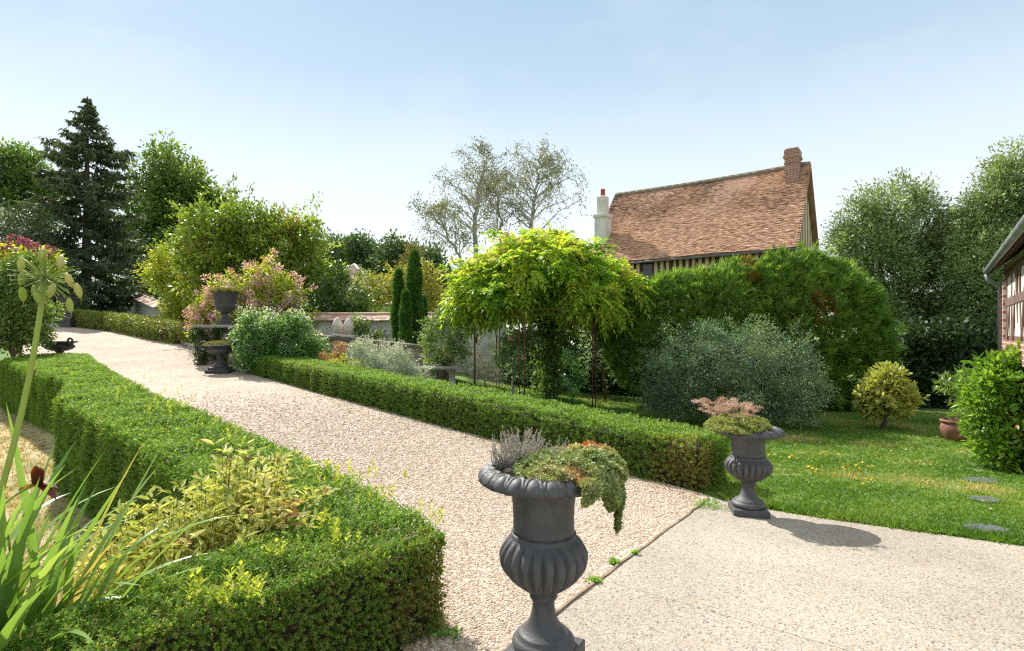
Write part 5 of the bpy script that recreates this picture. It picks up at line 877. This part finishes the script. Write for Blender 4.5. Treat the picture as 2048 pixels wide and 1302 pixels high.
# agapanthus: strap leaves, tall stalk, seed head
AGA = leafmat('strap leaf', [(0, (.12, .24, .05)), (.5, (.23, .37, .10)), (.88, (.38, .48, .15)), (1, (.56, .42, .18))], .42, .33, .5); POD = leafmat('seed pod', [(0, (.26, .36, .08)), (.7, (.42, .48, .15)), (1, (.60, .54, .26))], .4, .45)
AB = np.array([-2.0, 2.12, 0.]); AB[2] = g1(AB[0], AB[1]); t = thing('agapanthus', 'agapanthus with long strap leaves and a tall green seed head, lower left', 'agapanthus', AB)
R = np.random.default_rng(41)
def strap(b, D, L, w, bend, rnd, mb, n=12):
    D = unit(np.array(D, float)); s_ = np.linspace(0, 1, n); hor = unit(np.array([D[0], D[1], 1e-4])); P = b+np.outer(s_*L, D)+np.outer(bend*L*s_**2.4, hor*.55-Z3*.95); T = unit(np.gradient(P, axis=0)); Sd = unit(np.cross(T, np.cross(np.array([0, 0, 1.0]), T)+1e-6)); Sd = unit(np.cross(T, unit(np.cross(hor, Z3))*1.0)); sd = unit(np.cross(hor, Z3)); up = np.cross(sd, T); V = []
    for i in range(n):
        ww = w*(min(1, (1-s_[i])*2.6)**.7)*(.75+.25*min(1, s_[i]*4))/2; V += [P[i]-sd*ww+up[i]*ww*.35, P[i], P[i]+sd*ww+up[i]*ww*.35]
    mb.add(V, [(i*3+j, i*3+j+1, i*3+j+4, i*3+j+3) for i in range(n-1) for j in (0, 1)], rnd, True)
for k in range(98):
    a = R.uniform(-1.7, 1.7)-.15 if k > 12 else R.uniform(0, 6.28); tilt = R.uniform(.06, .52); D = np.array([math.cos(a)*tilt, math.sin(a)*tilt, 1.0]); b = AB+np.array([R.normal()*.13-.05, R.normal()*.11, 0]); mb = MB(); strap(b, D, R.uniform(.80, 1.38)*(1.12-.42*tilt), R.uniform(.036, .056), R.uniform(.03, .42)*(1 if k % 5 else 1.8), float(np.clip(R.normal()*.2+.48+(.45 if k % 33 == 5 else 0), 0, 1)), mb); mb.build('leaf', AGA, t)
hc = at(90, 555, 2.05); s_ = np.linspace(0, 1, 12)[:, None]; lowp = at(-6, 1010, 2.0); stalk = np.vstack([AB+np.array([-.02, -.03, 0]), lowp+(hc-lowp)*s_+np.array([.02, 0, 0])*np.sin(s_*3.1)]); mb = MB(); mb.tube(stalk, np.linspace(.0105, .0085, 13), 10); st_ = mb.build('stalk', POD, t)
u = rdir(95); u[:, 2] = u[:, 2]*.8+.15; u = unit(u); mb = MB(); pods = MB()
for k in range(95):
    L = R.uniform(.07, .115); e = hc+u[k]*L; mb.tube([hc+u[k]*.006, hc+u[k]*L*.5, e-u[k]*.004, e], [.0013, .0011, .0012, .0022], 5, float(R.uniform(.1, .6)), False)
mb.build('umbel', POD, t)
for k, (dx, dy, dzv) in enumerate(((-.09, .0, .055), (-.06, -.03, .0), (-.085, .0, -.06), (.06, .0, .065), (.09, .0, -.005), (.125, .0, -.045), (.06, -.04, -.05), (.015, -.05, -.075), (.085, .01, -.10), (-.01, -.03, -.055), (-.02, .014, .09))):
    c = hc+np.array([dx, dy, dzv]); dr_ = unit(np.array([R.normal()*.25+dx, R.normal()*.2, -1 if dzv < .03 else -.8])); s_ = np.linspace(0, 1, 9); P = c+np.outer((s_-.4)*.058, dr_); rr = .0125*np.sin(math.pi*(s_*.93+.05))**.7+.0006; mb = MB(); mb.tube(P, rr, 8, float(R.uniform(.3, 1))); mb.tube([hc+unit(c-hc)*.02, (hc+c)/2+Z3*.01, P[0]], .0018, 4, .3); mb.tube([P[-1], P[-1]+dr_*.012, P[-1]+dr_*.02+np.array([-.008, 0, -.004])], .0007, 3, .9); mb.build('seed_pod', POD, t)
# wilted day lily
LB = np.array([-2.16, 2.45, 0.]); LB[2] = g1(*LB[:2]); lc = at(75, 968, 2.12); t = thing('day_lily', 'single wilted dark red day lily bloom on a thin stem', 'lily', LB); s_ = np.linspace(0, 1, 9)[:, None]; lo = at(4, 1012, 2.1); mb = MB(); mb.tube(np.vstack([LB, lo, lo+(lc-lo)*s_[1:]+Z3*np.sin(s_[1:]*3.14)*.01]), .0045, 6, .5); mb.build('stem', POD, t)
MAR = leafmat('maroon petal', [(0, (.07, .012, .010)), (.6, (.16, .03, .018)), (1, (.42, .17, .03))], .25, .45)
for k, (dx, dz_, L, c_) in enumerate(((-.9, .1, .055, .6), (-.75, .55, .05, .3), (.15, 1, .075, .2), (.35, .8, .07, .3), (.85, -.45, .085, .5), (.95, -.2, .06, .2), (-.8, -.15, .07, .95))):
    mb = MB(); strap(lc, (dx, R.normal()*.35, dz_), L, .040, .25 if dz_ < .4 else -.1, c_, mb, 7); mb.build('petal', MAR, t)

# ------------------------------------------------------------------ weeds, lawn flowers, fallen leaves
WEED = G('weed leaf', (.05, .12, .02), (.12, .23, .04), (.22, .32, .07))
def weed(px, py, zz, s, lb, n=40):
    c = at(px, py, F*(CAMZ-zz)/(py-HZ)); c[2] = g1(c[0], c[1])+.03; P = c+np.c_[R.normal(size=n)*s, R.normal(size=n)*s*.7, np.abs(R.normal(size=n))*s*.35]; q, i = clumps(P, .016, 4, .019, .7, .5); t = quads('weed', q, rn(i, n), WEED); t['label'] = lb; t['category'] = 'weed'
weed(1415, 1018, -.14, .075, 'largest weed tuft at the far gravel corner beside the far urn', 90); weed(1228, 1130, -.03, .012, 'small weed at the edging strip right of the near urn bowl'); weed(1270, 1108, -.03, .010, 'tiny weed on the edging strip, the one nearer the far urn', 26); weed(1190, 1170, -.02, .02, 'brownish weed on the edging strip closest to the near urn', 30)
weed(895, 1282, 0, .035, 'weed at the foot of the hedge corner beside the gravel')
YEL = leafmat('yellow petal', [(0, (.70, .44, .01)), (1, (.85, .62, .03))], .3, .6); c = []; n = 14; a = np.arange(n)*2*math.pi/n; q = leafq(np.zeros((n, 3)), np.c_[np.cos(a), np.sin(a), np.full(n, .25)], np.tile(Z3, (n, 1)), .017, .008)
proto = quads('lawn_flower', q+np.array([0, 0, .055]), R.uniform(0, 1, n), YEL, None, True); proto['label'] = 'small yellow flower in the lawn beyond the far urn'; proto['category'] = 'flower'; proto['group'] = 'yellow flowers in the lawn'; kk = 0
for (px, py, sx_, sy_, m_) in ((1660, 942, 38, 9, 26), (1580, 922, 20, 6, 8), (1720, 938, 28, 3, 9), (1730, 970, 12, 6, 7), (1640, 905, 30, 5, 4), (1800, 925, 60, 22, 5)):
    for _ in range(m_):
        x_, y_ = px+R.normal()*sx_, py+R.normal()*sy_; p = at(x_, y_, F*(CAMZ+.24)/(y_-HZ)); f_ = proto if kk == 0 else proto.copy(); kk += 1
        if f_ is not proto: COL.objects.link(f_)
        f_.location = (p[0], p[1], g1(p[0], p[1])); sc = R.uniform(.8, 1.4); f_.scale = (sc, sc, 1); f_.rotation_euler = (R.normal()*.3, R.normal()*.3, R.uniform(0, 6))
LIT = leafmat('fallen leaf', [(0, (.20, .10, .05)), (.6, (.45, .32, .18)), (1, (.62, .52, .38))], .2, .7)
p = scatter(np.array([(2.6,4.9),(5.8,2.6),(8,4),(8,9),(3,9)]), 60, lambda x, y: np.ones(len(x))); P = np.c_[p, gz(p[:, 0], p[:, 1])+.04]; o = quads('fallen_leaves', leafq(P, rdir(60)*np.array([1, 1, .2]), Z3+.4*rdir(60), R.uniform(.03, .06, 60), .03), R.uniform(0, 1, 60), LIT); o['kind'] = 'stuff'
def litter(n, pl, w):
    pl = np.array(pl); k = R.integers(0, len(pl)-1, n); f = R.uniform(0, 1, (n, 1)); p = pl[k]*(1-f)+pl[k+1]*f+np.abs(R.normal(size=(n, 1)))*w; z = gz(p[:, 0], p[:, 1])+.034
    return np.c_[p, z]
P = np.concatenate([litter(900, [(1.93, 5.47), (1.0, 6.35), (-.5, 7.78), (-4, 10.9)], np.array([-.07, -.07])), litter(500, [(-.36, 2.72), (-1.75, 4.37), (-3.0, 5.5)], np.array([.05, .05])), litter(160, [(-.36, 2.70), (-.85, 2.22)], np.array([.06, -.06]))])
o = quads('leaf_litter', leafq(P, rdir(len(P))*np.array([1, 1, .2]), Z3+.5*rdir(len(P)), R.uniform(.012, .03, len(P)), .012), R.uniform(0, .8, len(P)), LIT); o['kind'] = 'stuff'
# distant house with a hipped tile roof
DH = at(712, 0, 46.0); g_ = g1(DH[0], DH[1]); t = thing('distant_house', 'distant cottage with pale pink hipped tile roof among the trees', 'house', (DH[0], DH[1], g_)); w2, d2, zE, zR = 1.95, 2.2, CAMZ+(664-572)/F*46, CAMZ+(664-530)/F*46
mb = MB(); mb.box(DH[0]-w2*.9, DH[0]+w2*.9, DH[1]-d2*.9, DH[1]+d2*.9, g_-.5, zE+.02); mb.build('wall', WHITE, t)
mb = MB(); A4 = [(DH[0]-w2, DH[1]-d2, zE), (DH[0]+w2, DH[1]-d2, zE), (DH[0]+w2, DH[1]+d2, zE), (DH[0]-w2, DH[1]+d2, zE)]; r1, r2 = (DH[0], DH[1]-.5, zR), (DH[0], DH[1]+.6, zR)
for k in range(11):
    f0, f1 = k/11, (k+1)/11
    def lp(a, b, f): return tuple(np.array(a)+(np.array(b)-np.array(a))*f)
    for (a, b, c, d_) in ((A4[0], A4[1], r1, r1), (A4[1], A4[2], r2, r1), (A4[2], A4[3], r2, r2), (A4[3], A4[0], r1, r2)):
        l0, r0_ = lp(a, d_, f0), lp(b, c, f0); l1, r1_ = lp(a, d_, f1), lp(b, c, f1)
        for j in range(14): mb.add([lp(l0, r0_, j/14), lp(l0, r0_, (j+1)/14), lp(l1, r1_, (j+1)/14), lp(l1, r1_, j/14)], [(0, 1, 2, 3)], float(R.uniform(.3, 1)))
rf = mb.build('roof', TILE2, t); mb = MB(); [mb.tube([a, b], .09, 6) for a, b in ((A4[0], r1), (A4[1], r1), (A4[2], r2), (r1, r2))]; mb.build('ridge', PALE, rf)
